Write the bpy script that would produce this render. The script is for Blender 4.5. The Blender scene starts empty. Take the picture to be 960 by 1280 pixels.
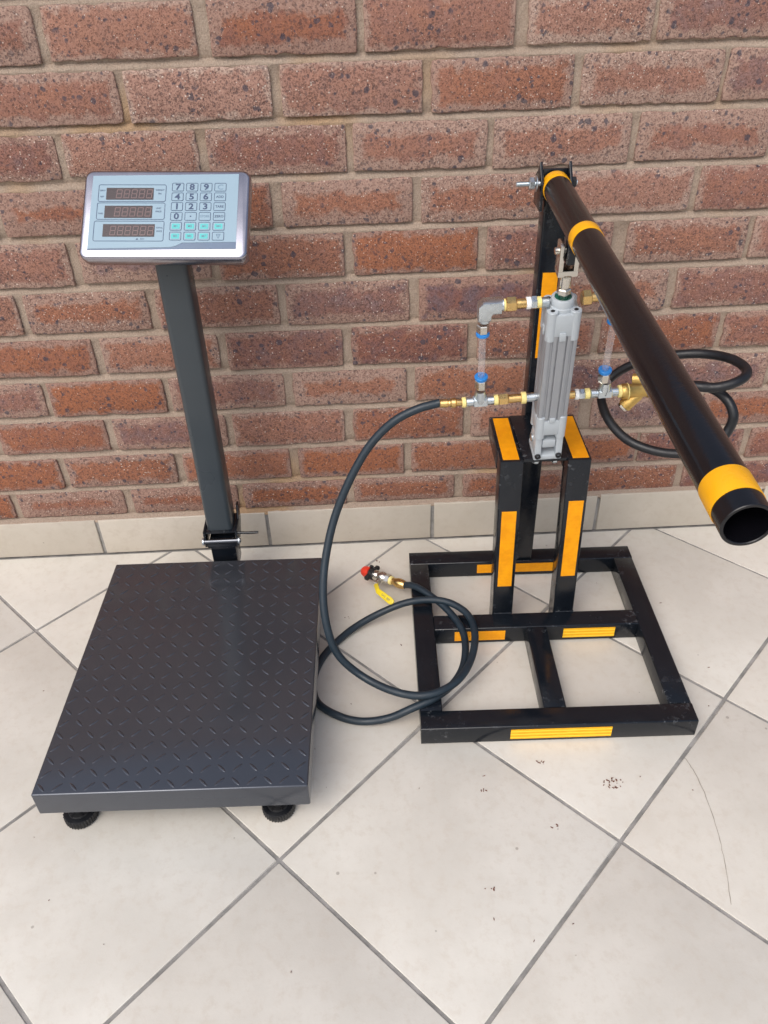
import bpy, bmesh, math, random
from mathutils import Vector, Matrix, noise

random.seed(11)
R = math.radians
sc = bpy.context.scene
COL = sc.collection
V = Vector

# ------------------------------------------------------------------ camera
cam_d = bpy.data.cameras.new('camera')
cam = bpy.data.objects.new('camera', cam_d)
COL.objects.link(cam)
cam_d.sensor_fit = 'HORIZONTAL'
cam_d.sensor_width = 36.0
cam_d.lens = 37.937
cam_d.clip_start = 0.02
cam_d.clip_end = 200
c_right = V((0.99873644, -0.04323327, -0.02562046))
c_up = V((0.04647232, 0.60049527, 0.79827674))
c_fwd = V((0.01912715, 0.79845871, -0.60174566))
cm = Matrix.Identity(4)
for i in range(3):
    cm[i][0] = c_right[i]; cm[i][1] = c_up[i]; cm[i][2] = -c_fwd[i]
cm[0][3], cm[1][3], cm[2][3] = 0.7494, -1.3860, 1.1148
cam.matrix_world = cm
sc.camera = cam

# ------------------------------------------------------------------ light
SUN_EL, SUN_AZ = 50.0, 213.0        # degrees; azimuth clockwise from +y
world = bpy.data.worlds.new('World')
sc.world = world
world.use_nodes = True
wn = world.node_tree
bg = wn.nodes['Background']
sky = wn.nodes.new('ShaderNodeTexSky')
sky.sky_type = 'NISHITA'
sky.sun_disc = False
sky.sun_elevation = R(SUN_EL)
sky.sun_rotation = R(SUN_AZ)
sky.air_density = 1.0
sky.dust_density = 4.0
sky.ozone_density = 1.0
cloud = wn.nodes.new('ShaderNodeHueSaturation')      # overcast: most of the blue is hidden by cloud
cloud.inputs['Saturation'].default_value = 0.68
wn.links.new(sky.outputs[0], cloud.inputs['Color'])
wn.links.new(cloud.outputs[0], bg.inputs['Color'])
bg.inputs['Strength'].default_value = 0.15
sun_d = bpy.data.lights.new('sun', 'SUN')
sun_d.energy = 0.85
sun_d.angle = R(48)
sun_d.color = (1.0, 0.97, 0.93)
sun = bpy.data.objects.new('sun', sun_d)
COL.objects.link(sun)
az, el = R(SUN_AZ), R(SUN_EL)
to_sun = V((math.sin(az) * math.cos(el), math.cos(az) * math.cos(el), math.sin(el)))
sun.rotation_euler = to_sun.to_track_quat('Z', 'Y').to_euler()
sun.location = (0, -2, 4)
sc.view_settings.view_transform = 'Standard'
sc.view_settings.look = 'None'
sc.view_settings.gamma = 1
sc.view_settings.exposure = 0.24
sc.view_settings.use_curve_mapping = False

# ------------------------------------------------------------------ material helpers
def new_mat(name):
    m = bpy.data.materials.new(name)
    m.use_nodes = True
    nt = m.node_tree
    return m, nt, nt.nodes['Principled BSDF']

def N(nt, typ, **kw):
    n = nt.nodes.new(typ)
    for k, v in kw.items():
        if k.startswith('i_'):
            n.inputs[k[2:]].default_value = v
        else:
            setattr(n, k, v)
    return n

def L(nt, a, b):
    nt.links.new(a, b)

def pos(nt):
    return N(nt, 'ShaderNodeNewGeometry').outputs['Position']

def noi(nt, vec, scale, detail=2.0, rough=0.5):
    n = N(nt, 'ShaderNodeTexNoise')
    n.inputs['Scale'].default_value = scale
    n.inputs['Detail'].default_value = detail
    n.inputs['Roughness'].default_value = rough
    L(nt, vec, n.inputs['Vector'])
    return n.outputs['Fac']

def math_(nt, op, a, b=None, c=None):
    n = N(nt, 'ShaderNodeMath', operation=op)
    for i, v in enumerate((a, b, c)):
        if v is None: continue
        if isinstance(v, (int, float)): n.inputs[i].default_value = v
        else: L(nt, v, n.inputs[i])
    return n.outputs[0]

def step(nt, v, a, b, lo=0.0, hi=1.0):
    n = N(nt, 'ShaderNodeMapRange', interpolation_type='SMOOTHSTEP')
    L(nt, v, n.inputs['Value'])
    n.inputs['From Min'].default_value = a; n.inputs['From Max'].default_value = b
    n.inputs['To Min'].default_value = lo; n.inputs['To Max'].default_value = hi
    return n.outputs[0]

def mix(nt, f, a, b):
    n = N(nt, 'ShaderNodeMix', data_type='RGBA')
    if isinstance(f, (int, float)): n.inputs[0].default_value = f
    else: L(nt, f, n.inputs[0])
    for i, v in ((6, a), (7, b)):
        if isinstance(v, (tuple, list)): n.inputs[i].default_value = (*v[:3], 1)
        else: L(nt, v, n.inputs[i])
    return n.outputs[2]

def bump(nt, b, h, strength=0.5, dist=0.001, prev=None):
    n = N(nt, 'ShaderNodeBump')
    n.inputs['Strength'].default_value = strength
    n.inputs['Distance'].default_value = dist
    L(nt, h, n.inputs['Height'])
    if prev: L(nt, prev, n.inputs['Normal'])
    L(nt, n.outputs[0], b.inputs['Normal'])
    return n.outputs[0]

def plain(name, col, rough=0.4, metal=0.0, coat=0.0, ns=None, amt=0.15, bs=None, bstr=0.3, bd=0.0003, rvar=0.12):
    """paint/metal/plastic with light colour mottling, uneven gloss and fine relief"""
    m, nt, b = new_mat(name)
    p = pos(nt)
    n1 = noi(nt, p, ns or 60, 4, 0.6)
    dark = tuple(c * (1 - amt) for c in col); lite = tuple(min(1, c * (1 + amt)) for c in col)
    L(nt, mix(nt, n1, dark, lite), b.inputs['Base Color'])
    n2 = noi(nt, p, (ns or 60) * 0.5, 3, 0.6)
    L(nt, step(nt, n2, 0.3, 0.7, max(0.02, rough - rvar), min(1, rough + rvar)), b.inputs['Roughness'])
    b.inputs['Metallic'].default_value = metal
    b.inputs['Coat Weight'].default_value = coat
    b.inputs['Coat Roughness'].default_value = 0.1
    if bs:
        bump(nt, b, noi(nt, p, bs, 3, 0.6), bstr, bd)
    return m

# ------------------------------------------------------------------ materials
def mat_brick():
    m, nt, b = new_mat('brick')
    p = pos(nt)
    tc = N(nt, 'ShaderNodeTexCoord')
    oi = N(nt, 'ShaderNodeObjectInfo')
    sepc = N(nt, 'ShaderNodeSeparateColor'); L(nt, oi.outputs['Color'], sepc.inputs[0])
    tone, pale, rim = sepc.outputs[0], sepc.outputs[1], sepc.outputs[2]
    sg = N(nt, 'ShaderNodeSeparateXYZ'); L(nt, tc.outputs['Generated'], sg.inputs[0])
    def edge(o, w):
        a = math_(nt, 'MULTIPLY', o, w)
        c = math_(nt, 'MULTIPLY', math_(nt, 'SUBTRACT', 1.0, o), w)
        return math_(nt, 'MINIMUM', a, c)
    d = math_(nt, 'MINIMUM', edge(sg.outputs[0], 0.222), edge(sg.outputs[2], 0.0735))
    ncoarse = noi(nt, p, 34, 3, 0.6)
    nmid = noi(nt, p, 140, 4, 0.65)
    nfine = noi(nt, p, 900, 3, 0.6)
    d2 = math_(nt, 'ADD', d, math_(nt, 'MULTIPLY', math_(nt, 'SUBTRACT', ncoarse, 0.5), 0.045))
    d2 = math_(nt, 'ADD', d2, math_(nt, 'MULTIPLY', math_(nt, 'SUBTRACT', nmid, 0.5), 0.008))
    d2 = math_(nt, 'SUBTRACT', d2, math_(nt, 'MULTIPLY', rim, 0.02))
    core = step(nt, d2, 0.0015, 0.0125)
    t2 = math_(nt, 'ADD', tone, math_(nt, 'MULTIPLY', math_(nt, 'SUBTRACT', ncoarse, 0.5), 1.1))
    c_core = mix(nt, step(nt, t2, 0.1, 0.95), (0.345, 0.128, 0.063), (0.22, 0.104, 0.092))
    c_core = mix(nt, step(nt, t2, 0.68, 1.1), c_core, (0.165, 0.120, 0.140))
    c_core = mix(nt, math_(nt, 'MULTIPLY', pale, 0.8), c_core, (0.43, 0.27, 0.22))
    c_edge = mix(nt, pale, (0.345, 0.21, 0.165), (0.49, 0.355, 0.29))
    c = mix(nt, core, c_edge, c_core)
    c = mix(nt, step(nt, nmid, 0.42, 0.66, 0.0, 0.6), c, mix(nt, 0.6, c, (0.15, 0.07, 0.055)))
    c = mix(nt, step(nt, nfine, 0.52, 0.72, 0.0, 0.28), c, (0.60, 0.46, 0.36))
    grain = noi(nt, p, 380, 2, 0.5)
    c = mix(nt, step(nt, grain, 0.56, 0.66, 0.0, 0.55), c, (0.12, 0.055, 0.045))
    # fired-in iron spots, pits, quartz grains
    def spots(scale, r, thr, soft, seed):
        v = N(nt, 'ShaderNodeTexVoronoi'); v.inputs['Scale'].default_value = scale
        off = N(nt, 'ShaderNodeVectorMath', operation='ADD'); L(nt, p, off.inputs[0]); off.inputs[1].default_value = (seed, seed * 1.7, seed * .3)
        warp = N(nt, 'ShaderNodeTexNoise'); warp.inputs['Scale'].default_value = scale * 1.5
        L(nt, p, warp.inputs['Vector'])
        wv = N(nt, 'ShaderNodeVectorMath', operation='MULTIPLY_ADD')
        L(nt, warp.outputs['Color'], wv.inputs[0]); wv.inputs[1].default_value = (0.55 / scale,) * 3; L(nt, off.outputs[0], wv.inputs[2])
        L(nt, wv.outputs[0], v.inputs['Vector'])
        s = N(nt, 'ShaderNodeSeparateColor'); L(nt, v.outputs['Color'], s.inputs[0])
        keep = math_(nt, 'GREATER_THAN', s.outputs[0], thr)
        size = math_(nt, 'MULTIPLY', s.outputs[1], r)
        dd = math_(nt, 'SUBTRACT', v.outputs['Distance'], size)
        return math_(nt, 'MULTIPLY', keep, step(nt, dd, 0.0, soft, 1.0, 0.0))
    clump = noi(nt, p, 16, 2, 0.5)
    big = math_(nt, 'MULTIPLY', spots(95, 0.50, 0.58, 0.14, 1.3), step(nt, clump, 0.44, 0.52))
    med = spots(210, 0.46, 0.58, 0.12, 4.1)
    pit = spots(430, 0.5, 0.35, 0.15, 7.7)
    wht = spots(300, 0.36, 0.84, 0.08, 2.9)
    c = mix(nt, math_(nt, 'MULTIPLY', pit, 0.38), c, (0.13, 0.07, 0.06))
    c = mix(nt, math_(nt, 'MULTIPLY', med, 0.46), c, (0.075, 0.055, 0.062))
    c = mix(nt, math_(nt, 'MULTIPLY', big, 0.72), c, (0.055, 0.058, 0.082))
    c = mix(nt, math_(nt, 'MULTIPLY', wht, 0.75), c, (0.72, 0.62, 0.54))
    L(nt, c, b.inputs['Base Color'])
    b.inputs['Roughness'].default_value = 0.84
    b.inputs['Specular IOR Level'].default_value = 0.3
    h = math_(nt, 'ADD', math_(nt, 'MULTIPLY', nmid, 0.9), math_(nt, 'MULTIPLY', nfine, 0.35))
    h = math_(nt, 'SUBTRACT', h, math_(nt, 'MULTIPLY', pit, 0.8))
    h = math_(nt, 'SUBTRACT', h, math_(nt, 'MULTIPLY', med, 0.3))
    bump(nt, b, h, 1.0, 0.0016)
    return m

def mat_mortar():
    m, nt, b = new_mat('mortar')
    p = pos(nt)
    a = noi(nt, p, 9, 3, 0.6); f = noi(nt, p, 420, 4, 0.7); s = noi(nt, p, 130, 3, 0.6)
    c = mix(nt, a, (0.375, 0.29, 0.225), (0.48, 0.39, 0.315))
    # an ochre stain where the joints have yellowed
    st = noi(nt, p, 3.1, 2, 0.5)
    c = mix(nt, step(nt, st, 0.58, 0.72, 0, 0.6), c, (0.46, 0.27, 0.11))
    c = mix(nt, step(nt, f, 0.30, 0.65, 0.5, 0.0), c, (0.22, 0.155, 0.115))
    L(nt, c, b.inputs['Base Color'])
    b.inputs['Roughness'].default_value = 0.95
    b.inputs['Specular IOR Level'].default_value = 0.15
    bump(nt, b, math_(nt, 'ADD', f, math_(nt, 'MULTIPLY', s, 1.5)), 1.0, 0.0016)
    return m

def mat_tile(name, base1, base2, warm):
    m, nt, b = new_mat(name)
    p = pos(nt)
    oi = N(nt, 'ShaderNodeObjectInfo')
    a = noi(nt, p, 5.5, 5, 0.62); f = noi(nt, p, 55, 5, 0.7); g = noi(nt, p, 300, 2, 0.6)
    c = mix(nt, step(nt, a, 0.3, 0.7), base1, base2)
    c = mix(nt, step(nt, f, 0.46, 0.70, 0, 0.45), c, warm)
    c = mix(nt, math_(nt, 'MULTIPLY', oi.outputs['Random'], 0.22), c, warm)
    v = N(nt, 'ShaderNodeTexVoronoi'); v.inputs['Scale'].default_value = 38; L(nt, p, v.inputs['Vector'])
    sp = N(nt, 'ShaderNodeSeparateColor'); L(nt, v.outputs['Color'], sp.inputs[0])
    keep = math_(nt, 'GREATER_THAN', sp.outputs[0], 0.86)
    sk = math_(nt, 'MULTIPLY', keep, step(nt, math_(nt, 'SUBTRACT', v.outputs['Distance'], math_(nt, 'MULTIPLY', sp.outputs[1], 0.09)), 0, 0.03, 1, 0))
    c = mix(nt, math_(nt, 'MULTIPLY', sk, 0.5), c, (0.20, 0.16, 0.13))
    L(nt, c, b.inputs['Base Color'])
    L(nt, step(nt, f, 0.3, 0.7, 0.42, 0.62), b.inputs['Roughness'])
    b.inputs['Specular IOR Level'].default_value = 0.35
    bump(nt, b, math_(nt, 'ADD', math_(nt, 'MULTIPLY', f, 1.0), math_(nt, 'MULTIPLY', g, 0.25)), 0.35, 0.0007)
    return m

def mat_grout(name, c1, c2):
    m, nt, b = new_mat(name)
    p = pos(nt)
    a = noi(nt, p, 24, 4, 0.7); f = noi(nt, p, 500, 3, 0.6)
    L(nt, mix(nt, step(nt, a, 0.32, 0.68), c1, c2), b.inputs['Base Color'])
    b.inputs['Roughness'].default_value = 0.9
    bump(nt, b, f, 0.6, 0.0006)
    return m

def mat_tape(name, col, line, vec_axis, freq, amt):
    """prismatic reflective tape: fine cross-hatched cells and faint lengthwise bands"""
    m, nt, b = new_mat(name)
    p = pos(nt)
    w = N(nt, 'ShaderNodeTexWave', wave_type='BANDS', bands_direction='DIAGONAL'); w.inputs['Scale'].default_value = 260
    L(nt, p, w.inputs['Vector'])
    n = noi(nt, p, 45, 4, 0.65)
    s = N(nt, 'ShaderNodeTexWave', wave_type='BANDS', bands_direction=vec_axis); s.inputs['Scale'].default_value = freq
    s.inputs['Distortion'].default_value = 0.4
    L(nt, p, s.inputs['Vector'])
    c = mix(nt, step(nt, n, 0.3, 0.75), tuple(x * 0.88 for x in col), tuple(min(1, x * 1.15) for x in col))
    wr = noi(nt, p, 18, 3, 0.6)
    c = mix(nt, step(nt, wr, 0.6, 0.72, 0, 0.35), c, line)
    c = mix(nt, step(nt, s.outputs['Fac'], 0.55, 0.95, 0, amt), c, line)
    c = mix(nt, step(nt, w.outputs['Fac'], 0.3, 0.9, 0, 0.12), c, line)
    L(nt, c, b.inputs['Base Color'])
    b.inputs['Roughness'].default_value = 0.4
    b.inputs['Specular IOR Level'].default_value = 0.3
    bump(nt, b, w.outputs['Fac'], 0.25, 0.0002)
    return m

def mat_scalepaint():
    m, nt, b = new_mat('hammered dark grey enamel')
    p = pos(nt)
    n = noi(nt, p, 420, 2, 0.5); l = noi(nt, p, 6, 3, 0.6)
    L(nt, mix(nt, l, (0.078, 0.086, 0.104), (0.094, 0.102, 0.120)), b.inputs['Base Color'])
    L(nt, step(nt, l, 0.3, 0.7, 0.15, 0.21), b.inputs['Roughness'])
    b.inputs['Metallic'].default_value = 0.6
    b.inputs['Coat Weight'].default_value = 0.3
    b.inputs['Coat Roughness'].default_value = 0.12
    bump(nt, b, n, 0.14, 0.0004)
    return m

def mat_blackgloss():
    m, nt, b = new_mat('brushed black gloss enamel')
    p = pos(nt)
    n = noi(nt, p, 30, 5, 0.65); st = noi(nt, p, 160, 3, 0.7)
    chip = noi(nt, p, 75, 5, 0.75)
    c = mix(nt, n, (0.0040, 0.0060, 0.0095), (0.0095, 0.0125, 0.0175))
    geo = N(nt, 'ShaderNodeNewGeometry')
    bv = N(nt, 'ShaderNodeBevel', samples=4); bv.inputs['Radius'].default_value = 0.0010
    dt = N(nt, 'ShaderNodeVectorMath', operation='DOT_PRODUCT')
    L(nt, geo.outputs['True Normal'], dt.inputs[0]); L(nt, bv.outputs[0], dt.inputs[1])
    rub = math_(nt, 'MULTIPLY', step(nt, dt.outputs['Value'], 0.93, 0.995, 1.0, 0.0), step(nt, chip, 0.57, 0.63))
    c = mix(nt, math_(nt, 'MULTIPLY', rub, 0.7), c, (0.32, 0.34, 0.36))
    c = mix(nt, step(nt, chip, 0.70, 0.73, 0, 0.7), c, (0.25, 0.25, 0.26))
    L(nt, c, b.inputs['Base Color'])
    L(nt, step(nt, n, 0.3, 0.7, 0.12, 0.28), b.inputs['Roughness'])
    b.inputs['Specular IOR Level'].default_value = 0.45
    h = math_(nt, 'ADD', math_(nt, 'MULTIPLY', n, 1.0), math_(nt, 'MULTIPLY', st, 0.3))
    bump(nt, b, h, 0.35, 0.0009)
    return m

def mat_glass():
    m, nt, b = new_mat('clear polyurethane tube')
    b.inputs['Base Color'].default_value = (0.86, 0.80, 0.80, 1)
    b.inputs['Roughness'].default_value = 0.12
    lw = N(nt, 'ShaderNodeLayerWeight'); lw.inputs['Blend'].default_value = 0.45
    L(nt, step(nt, lw.outputs['Facing'], 0.3, 0.98, 0.08, 0.5), b.inputs['Alpha'])
    b.inputs['Coat Weight'].default_value = 0.6
    return m

M = dict(
    brick=mat_brick(), mortar=mat_mortar(),
    tile=mat_tile('cream floor tile', (0.61, 0.58, 0.52), (0.70, 0.672, 0.61), (0.57, 0.515, 0.44)),
    skirt=mat_tile('beige skirting tile', (0.49, 0.445, 0.375), (0.56, 0.51, 0.44), (0.45, 0.39, 0.32)),
    grout=mat_grout('grey grout', (0.20, 0.195, 0.185), (0.34, 0.325, 0.31)),
    black=mat_blackgloss(),
    scalep=mat_scalepaint(),
    columnp=plain('satin charcoal enamel', (0.036, 0.046, 0.054), 0.36, 0.0, 0.2, 20, 0.15, 500, 0.25, 0.0003),
    steel=plain('brushed stainless steel', (0.40, 0.40, 0.46), 0.22, 1.0, 0, 40, 0.05, 200, 0.06, 0.0002, 0.04),
    zinc=plain('zinc plated steel', (0.62, 0.68, 0.72), 0.28, 1.0, 0, 90, 0.15, 300, 0.3, 0.0003),
    nickel=plain('nickel plated brass', (0.66, 0.63, 0.57), 0.2, 1.0, 0, 90, 0.1, None),
    brass=plain('brass', (0.74, 0.50, 0.20), 0.26, 1.0, 0, 110, 0.18, 400, 0.25, 0.0003),
    castbrass=plain('rough cast brass', (0.66, 0.45, 0.15), 0.42, 1.0, 0, 120, 0.22, 350, 0.7, 0.0008),
    alu=plain('grey anodised aluminium', (0.36, 0.378, 0.405), 0.42, 0.45, 0, 90, 0.05, 500, 0.15, 0.0002),
    cast=plain('pale grey painted casting', (0.47, 0.515, 0.55), 0.46, 0.1, 0.1, 120, 0.05, 350, 0.35, 0.0005),
    rubber=plain('black hose rubber', (0.007, 0.008, 0.011), 0.42, 0.0, 0, 90, 0.35, 380, 0.4, 0.0005),
    hoseblue=plain('dark blue grey hose rubber', (0.012, 0.024, 0.036), 0.46, 0.0, 0, 90, 0.35, 380, 0.4, 0.0005),
    plastic=plain('black plastic', (0.018, 0.018, 0.02), 0.42, 0, 0, 60, 0.2, 300, 0.2, 0.0003),
    blue=plain('blue plastic', (0.02, 0.22, 0.62), 0.35, 0, 0.2),
    red=plain('red plastic', (0.72, 0.045, 0.02), 0.4, 0, 0.1),
    yellow=plain('yellow vinyl', (0.86, 0.66, 0.02), 0.4, 0, 0.2),
    ptfe=plain('yellowed thread tape', (0.86, 0.72, 0.28), 0.6),
    white=plain('white thread tape', (0.85, 0.86, 0.86), 0.6),
    green=plain('green rod seal', (0.01, 0.13, 0.09), 0.4),
    darkin=plain('black hex socket', (0.012, 0.012, 0.014), 0.5),
    tape=mat_tape('amber reflective tape', (0.95, 0.36, 0.004), (0.82, 0.27, 0.002), 'Z', 40, 0.12),
    tapebright=mat_tape('yellow amber reflective tape', (0.93, 0.42, 0.003), (1.0, 0.74, 0.06), 'Z', 42, 0.9),
    panel=plain('pale blue membrane overlay', (0.275, 0.395, 0.485), 0.4, 0, 0.1, 12, 0.04),
    swoosh=plain('slate blue print', (0.125, 0.18, 0.27), 0.4, 0, 0.2),
    ink=plain('dark blue print', (0.045, 0.075, 0.15), 0.5),
    inkpale=plain('faded blue print', (0.17, 0.26, 0.36), 0.5),
    teal=plain('turquoise print', (0.10, 0.52, 0.52), 0.4),
    lcd=plain('dark smoked display window', (0.050, 0.036, 0.040), 0.3, 0, 0.0),
    segment=plain('unlit display segment', (0.20, 0.13, 0.13), 0.4),
    leafm=plain('dry brown leaf', (0.16, 0.06, 0.035), 0.8),
    crack=plain('dirt in hairline crack', (0.30, 0.26, 0.22), 0.9),
    clear=mat_glass(),
    pin=plain('dark bright steel', (0.16, 0.17, 0.19), 0.25, 1.0),
    leverp=plain('dark brown black pipe paint', (0.0045, 0.0045, 0.0065), 0.19, 0, 0.0, 22, 0.3, 240, 0.3, 0.0005, 0.07),
    tapeband=plain('amber reflective band', (0.95, 0.43, 0.004), 0.32, 0, 0.0, 60, 0.12, 300, 0.3, 0.0004),
)

# ------------------------------------------------------------------ mesh builder
def frame(o, X=(1, 0, 0), Y=(0, 1, 0), Z=(0, 0, 1)):
    m = Matrix.Identity(4)
    for i in range(3):
        m[i][0] = X[i]; m[i][1] = Y[i]; m[i][2] = Z[i]; m[i][3] = o[i]
    return m

def axis_frame(p0, p1, up=(0, 0, 1)):
    z = (V(p1) - V(p0)).normalized()
    u = V(up)
    if abs(z.dot(u)) > 0.95: u = V((0, 1, 0))
    x = u.cross(z).normalized(); y = z.cross(x)
    return frame(p0, x, y, z)

ORG = {}
class MB:
    def __init__(self):
        self.v = []; self.f = []
    def add(self, vs, fs):
        n = len(self.v)
        self.v += [V(x) for x in vs]
        self.f += [tuple(i + n for i in f) for f in fs]
        return self
    def box(self, c, s, m=None, bev=0.0, seg=2):
        bm = bmesh.new()
        bmesh.ops.create_cube(bm, size=1)
        for v in bm.verts:
            v.co = V((v.co.x * s[0] + c[0], v.co.y * s[1] + c[1], v.co.z * s[2] + c[2]))
        if bev > 0:
            bmesh.ops.bevel(bm, geom=bm.edges[:], offset=bev, segments=seg, profile=0.5, affect='EDGES')
        self.addbm(bm, m)
        return self
    def addbm(self, bm, m=None):
        bm.verts.ensure_lookup_table()
        bm.verts.index_update()
        vs = [(m @ v.co) if m else v.co.copy() for v in bm.verts]
        self.add(vs, [[v.index for v in f.verts] for f in bm.faces])
        bm.free()
    def prism(self, poly, z0, z1, m=None, bev=0.0):
        bm = bmesh.new()
        a = [bm.verts.new((x, y, z0)) for x, y in poly]
        b = [bm.verts.new((x, y, z1)) for x, y in poly]
        n = len(poly)
        bm.faces.new(a[::-1]); top = bm.faces.new(b)
        for i in range(n):
            bm.faces.new((a[i], a[(i + 1) % n], b[(i + 1) % n], b[i]))
        bmesh.ops.recalc_face_normals(bm, faces=bm.faces[:])
        if bev > 0:
            ed = [e for e in bm.edges if (e.verts[0].co.z == e.verts[1].co.z)]
            bmesh.ops.bevel(bm, geom=ed, offset=bev, segments=2, profile=0.5, affect='EDGES')
        self.addbm(bm, m)
        return self
    def lathe(self, p0, p1, prof, seg=28, up=(0, 0, 1), rot=0.0, caps=True):
        """prof: (distance along the axis from p0, radius)"""
        m = axis_frame(p0, p1, up)
        vs = []; fs = []
        k = len(prof)
        for t, r in prof:
            for i in range(seg):
                a = 2 * math.pi * i / seg + rot
                vs.append(m @ V((r * math.cos(a), r * math.sin(a), t)))
        for j in range(k - 1):
            for i in range(seg):
                i2 = (i + 1) % seg
                fs.append((j * seg + i, j * seg + i2, (j + 1) * seg + i2, (j + 1) * seg + i))
        if caps and prof[0][1] > 1e-6: fs.append(tuple(range(seg))[::-1])
        if caps and prof[-1][1] > 1e-6: fs.append(tuple((k - 1) * seg + i for i in range(seg)))
        return self.add(vs, fs)
    def rod(self, p0, p1, r, seg=24, ch=0.0006, rot=0.0):
        l = (V(p1) - V(p0)).length
        ch = min(ch, l * .3, r * .3)
        return self.lathe(p0, p1, [(0, r - ch), (ch, r), (l - ch, r), (l, r - ch)], seg, rot=rot)
    def hexn(self, p0, p1, r, rot=0.0):
        l = (V(p1) - V(p0)).length
        return self.lathe(p0, p1, [(0, r * .88), (min(.0012, l * .2), r), (l - min(.0012, l * .2), r), (l, r * .88)], 6, rot=rot)
    def tube(self, p0, p1, ro, ri, seg=40, depth=None):
        l = (V(p1) - V(p0)).length
        d = depth or l * .5
        c = 0.0006
        m = [(l - d, 0.0), (l - d, ri), (l - c, ri), (l, ri + c), (l, ro - c), (l - c, ro), (c, ro), (0, ro - c), (0, 0.0)]
        return self.lathe(p0, p1, m[::-1], seg)
    def sweep(self, pts, r, seg=14, sub=7):
        P = [V(p) for p in pts]
        path = []
        for i in range(len(P) - 1):
            a = P[max(i - 1, 0)]; b = P[i]; c = P[i + 1]; d = P[min(i + 2, len(P) - 1)]
            for k in range(sub):
                t = k / sub
                path.append(0.5 * ((2 * b) + (c - a) * t + (2 * a - 5 * b + 4 * c - d) * t * t + (3 * b - a - 3 * c + d) * t ** 3))
        path.append(P[-1])
        for _ in range(3):
            path = [path[0]] + [(path[i - 1] + 2 * path[i] + path[i + 1]) / 4 for i in range(1, len(path) - 1)] + [path[-1]]
        vs = []; fs = []
        t0 = (path[1] - path[0]).normalized()
        x = t0.orthogonal().normalized()
        for i, p in enumerate(path):
            t = (path[min(i + 1, len(path) - 1)] - path[max(i - 1, 0)]).normalized()
            x = (x - t * x.dot(t)).normalized(); y = t.cross(x)
            for k in range(seg):
                a = 2 * math.pi * k / seg
                vs.append(p + (x * math.cos(a) + y * math.sin(a)) * r)
        for i in range(len(path) - 1):
            for k in range(seg):
                k2 = (k + 1) % seg
                fs.append((i * seg + k, i * seg + k2, (i + 1) * seg + k2, (i + 1) * seg + k))
        fs.append(tuple(range(seg))[::-1]); fs.append(tuple((len(path) - 1) * seg + k for k in range(seg)))
        return self.add(vs, fs)
    def build(self, name, mat, parent=None, smooth=True, angle=38):
        me = bpy.data.meshes.new(name)
        o = V((0, 0, 0))
        if parent is not None: o = ORG[parent.name]
        me.from_pydata([tuple(v - o) for v in self.v], [], self.f)
        me.update()
        bm = bmesh.new(); bm.from_mesh(me)
        bmesh.ops.recalc_face_normals(bm, faces=bm.faces[:])
        bm.to_mesh(me); bm.free()
        if smooth:
            me.polygons.foreach_set('use_smooth', [True] * len(me.polygons))
            me.set_sharp_from_angle(angle=R(angle))
        me.materials.append(M[mat])
        ob = bpy.data.objects.new(name, me)
        COL.objects.link(ob)
        if parent is not None:
            ob.parent = parent
        ORG[ob.name] = o
        return ob

def tag(o, label=None, cat=None, group=None, kind=None):
    if label: o['label'] = label
    if cat: o['category'] = cat
    if group: o['group'] = group
    if kind: o['kind'] = kind
    return o

def empty(name, loc, label, cat):
    o = bpy.data.objects.new(name, None)
    o.empty_display_size = 0.05
    COL.objects.link(o)
    o.location = loc
    ORG[o.name] = V(loc)
    return tag(o, label, cat)

def text(name, body, size, m, mat, parent, align='CENTER', sx=1.0, bold=0.0):
    cu = bpy.data.curves.new(name, 'FONT')
    cu.body = body; cu.size = size; cu.align_x = align; cu.align_y = 'CENTER'
    cu.extrude = 0.00006; cu.offset = bold; cu.resolution_u = 3
    t = bpy.data.objects.new(name + '_source', cu)
    COL.objects.link(t)
    bpy.context.view_layer.update()
    me = bpy.data.meshes.new_from_object(t)
    bpy.data.objects.remove(t)
    me.transform(Matrix.Translation(-ORG[parent.name]) @ m @ Matrix.Diagonal((sx, 1, 1, 1)))
    me.materials.clear(); me.materials.append(M[mat])
    me.name = name
    o = bpy.data.objects.new(name, me)
    COL.objects.link(o); o.parent = parent
    ORG[o.name] = ORG[parent.name]
    return o

def rrect(w, h, r, n=5):
    pts = []
    for cx, cy, a0 in ((w/2-r, h/2-r, 0), (-w/2+r, h/2-r, 90), (-w/2+r, -h/2+r, 180), (w/2-r, -h/2+r, 270)):
        for k in range(n + 1):
            a = R(a0 + 90 * k / n)
            pts.append((cx + r * math.cos(a), cy + r * math.sin(a)))
    return pts

# ================================================================== FLOOR
floor_mb = MB()
floor_mb.add([(-6, -9, -0.0022), (8, -9, -0.0022), (8, 0.2, -0.0022), (-6, 0.2, -0.0022),
              (-6, -9, -0.1), (8, -9, -0.1), (8, 0.2, -0.1), (-6, 0.2, -0.1)],
             [(0, 1, 2, 3), (4, 7, 6, 5), (0, 4, 5, 1), (1, 5, 6, 2), (2, 6, 7, 3), (3, 7, 4, 0)])
floor = floor_mb.build('floor', 'grout')
tag(floor, kind='structure')

def clip(poly, ymax):
    out = []
    for i in range(len(poly)):
        a, b = poly[i], poly[(i + 1) % len(poly)]
        if a[1] <= ymax: out.append(a)
        if (a[1] - ymax) * (b[1] - ymax) < 0:
            t = (ymax - a[1]) / (b[1] - a[1])
            out.append((a[0] + t * (b[0] - a[0]), ymax))
    return out

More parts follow.
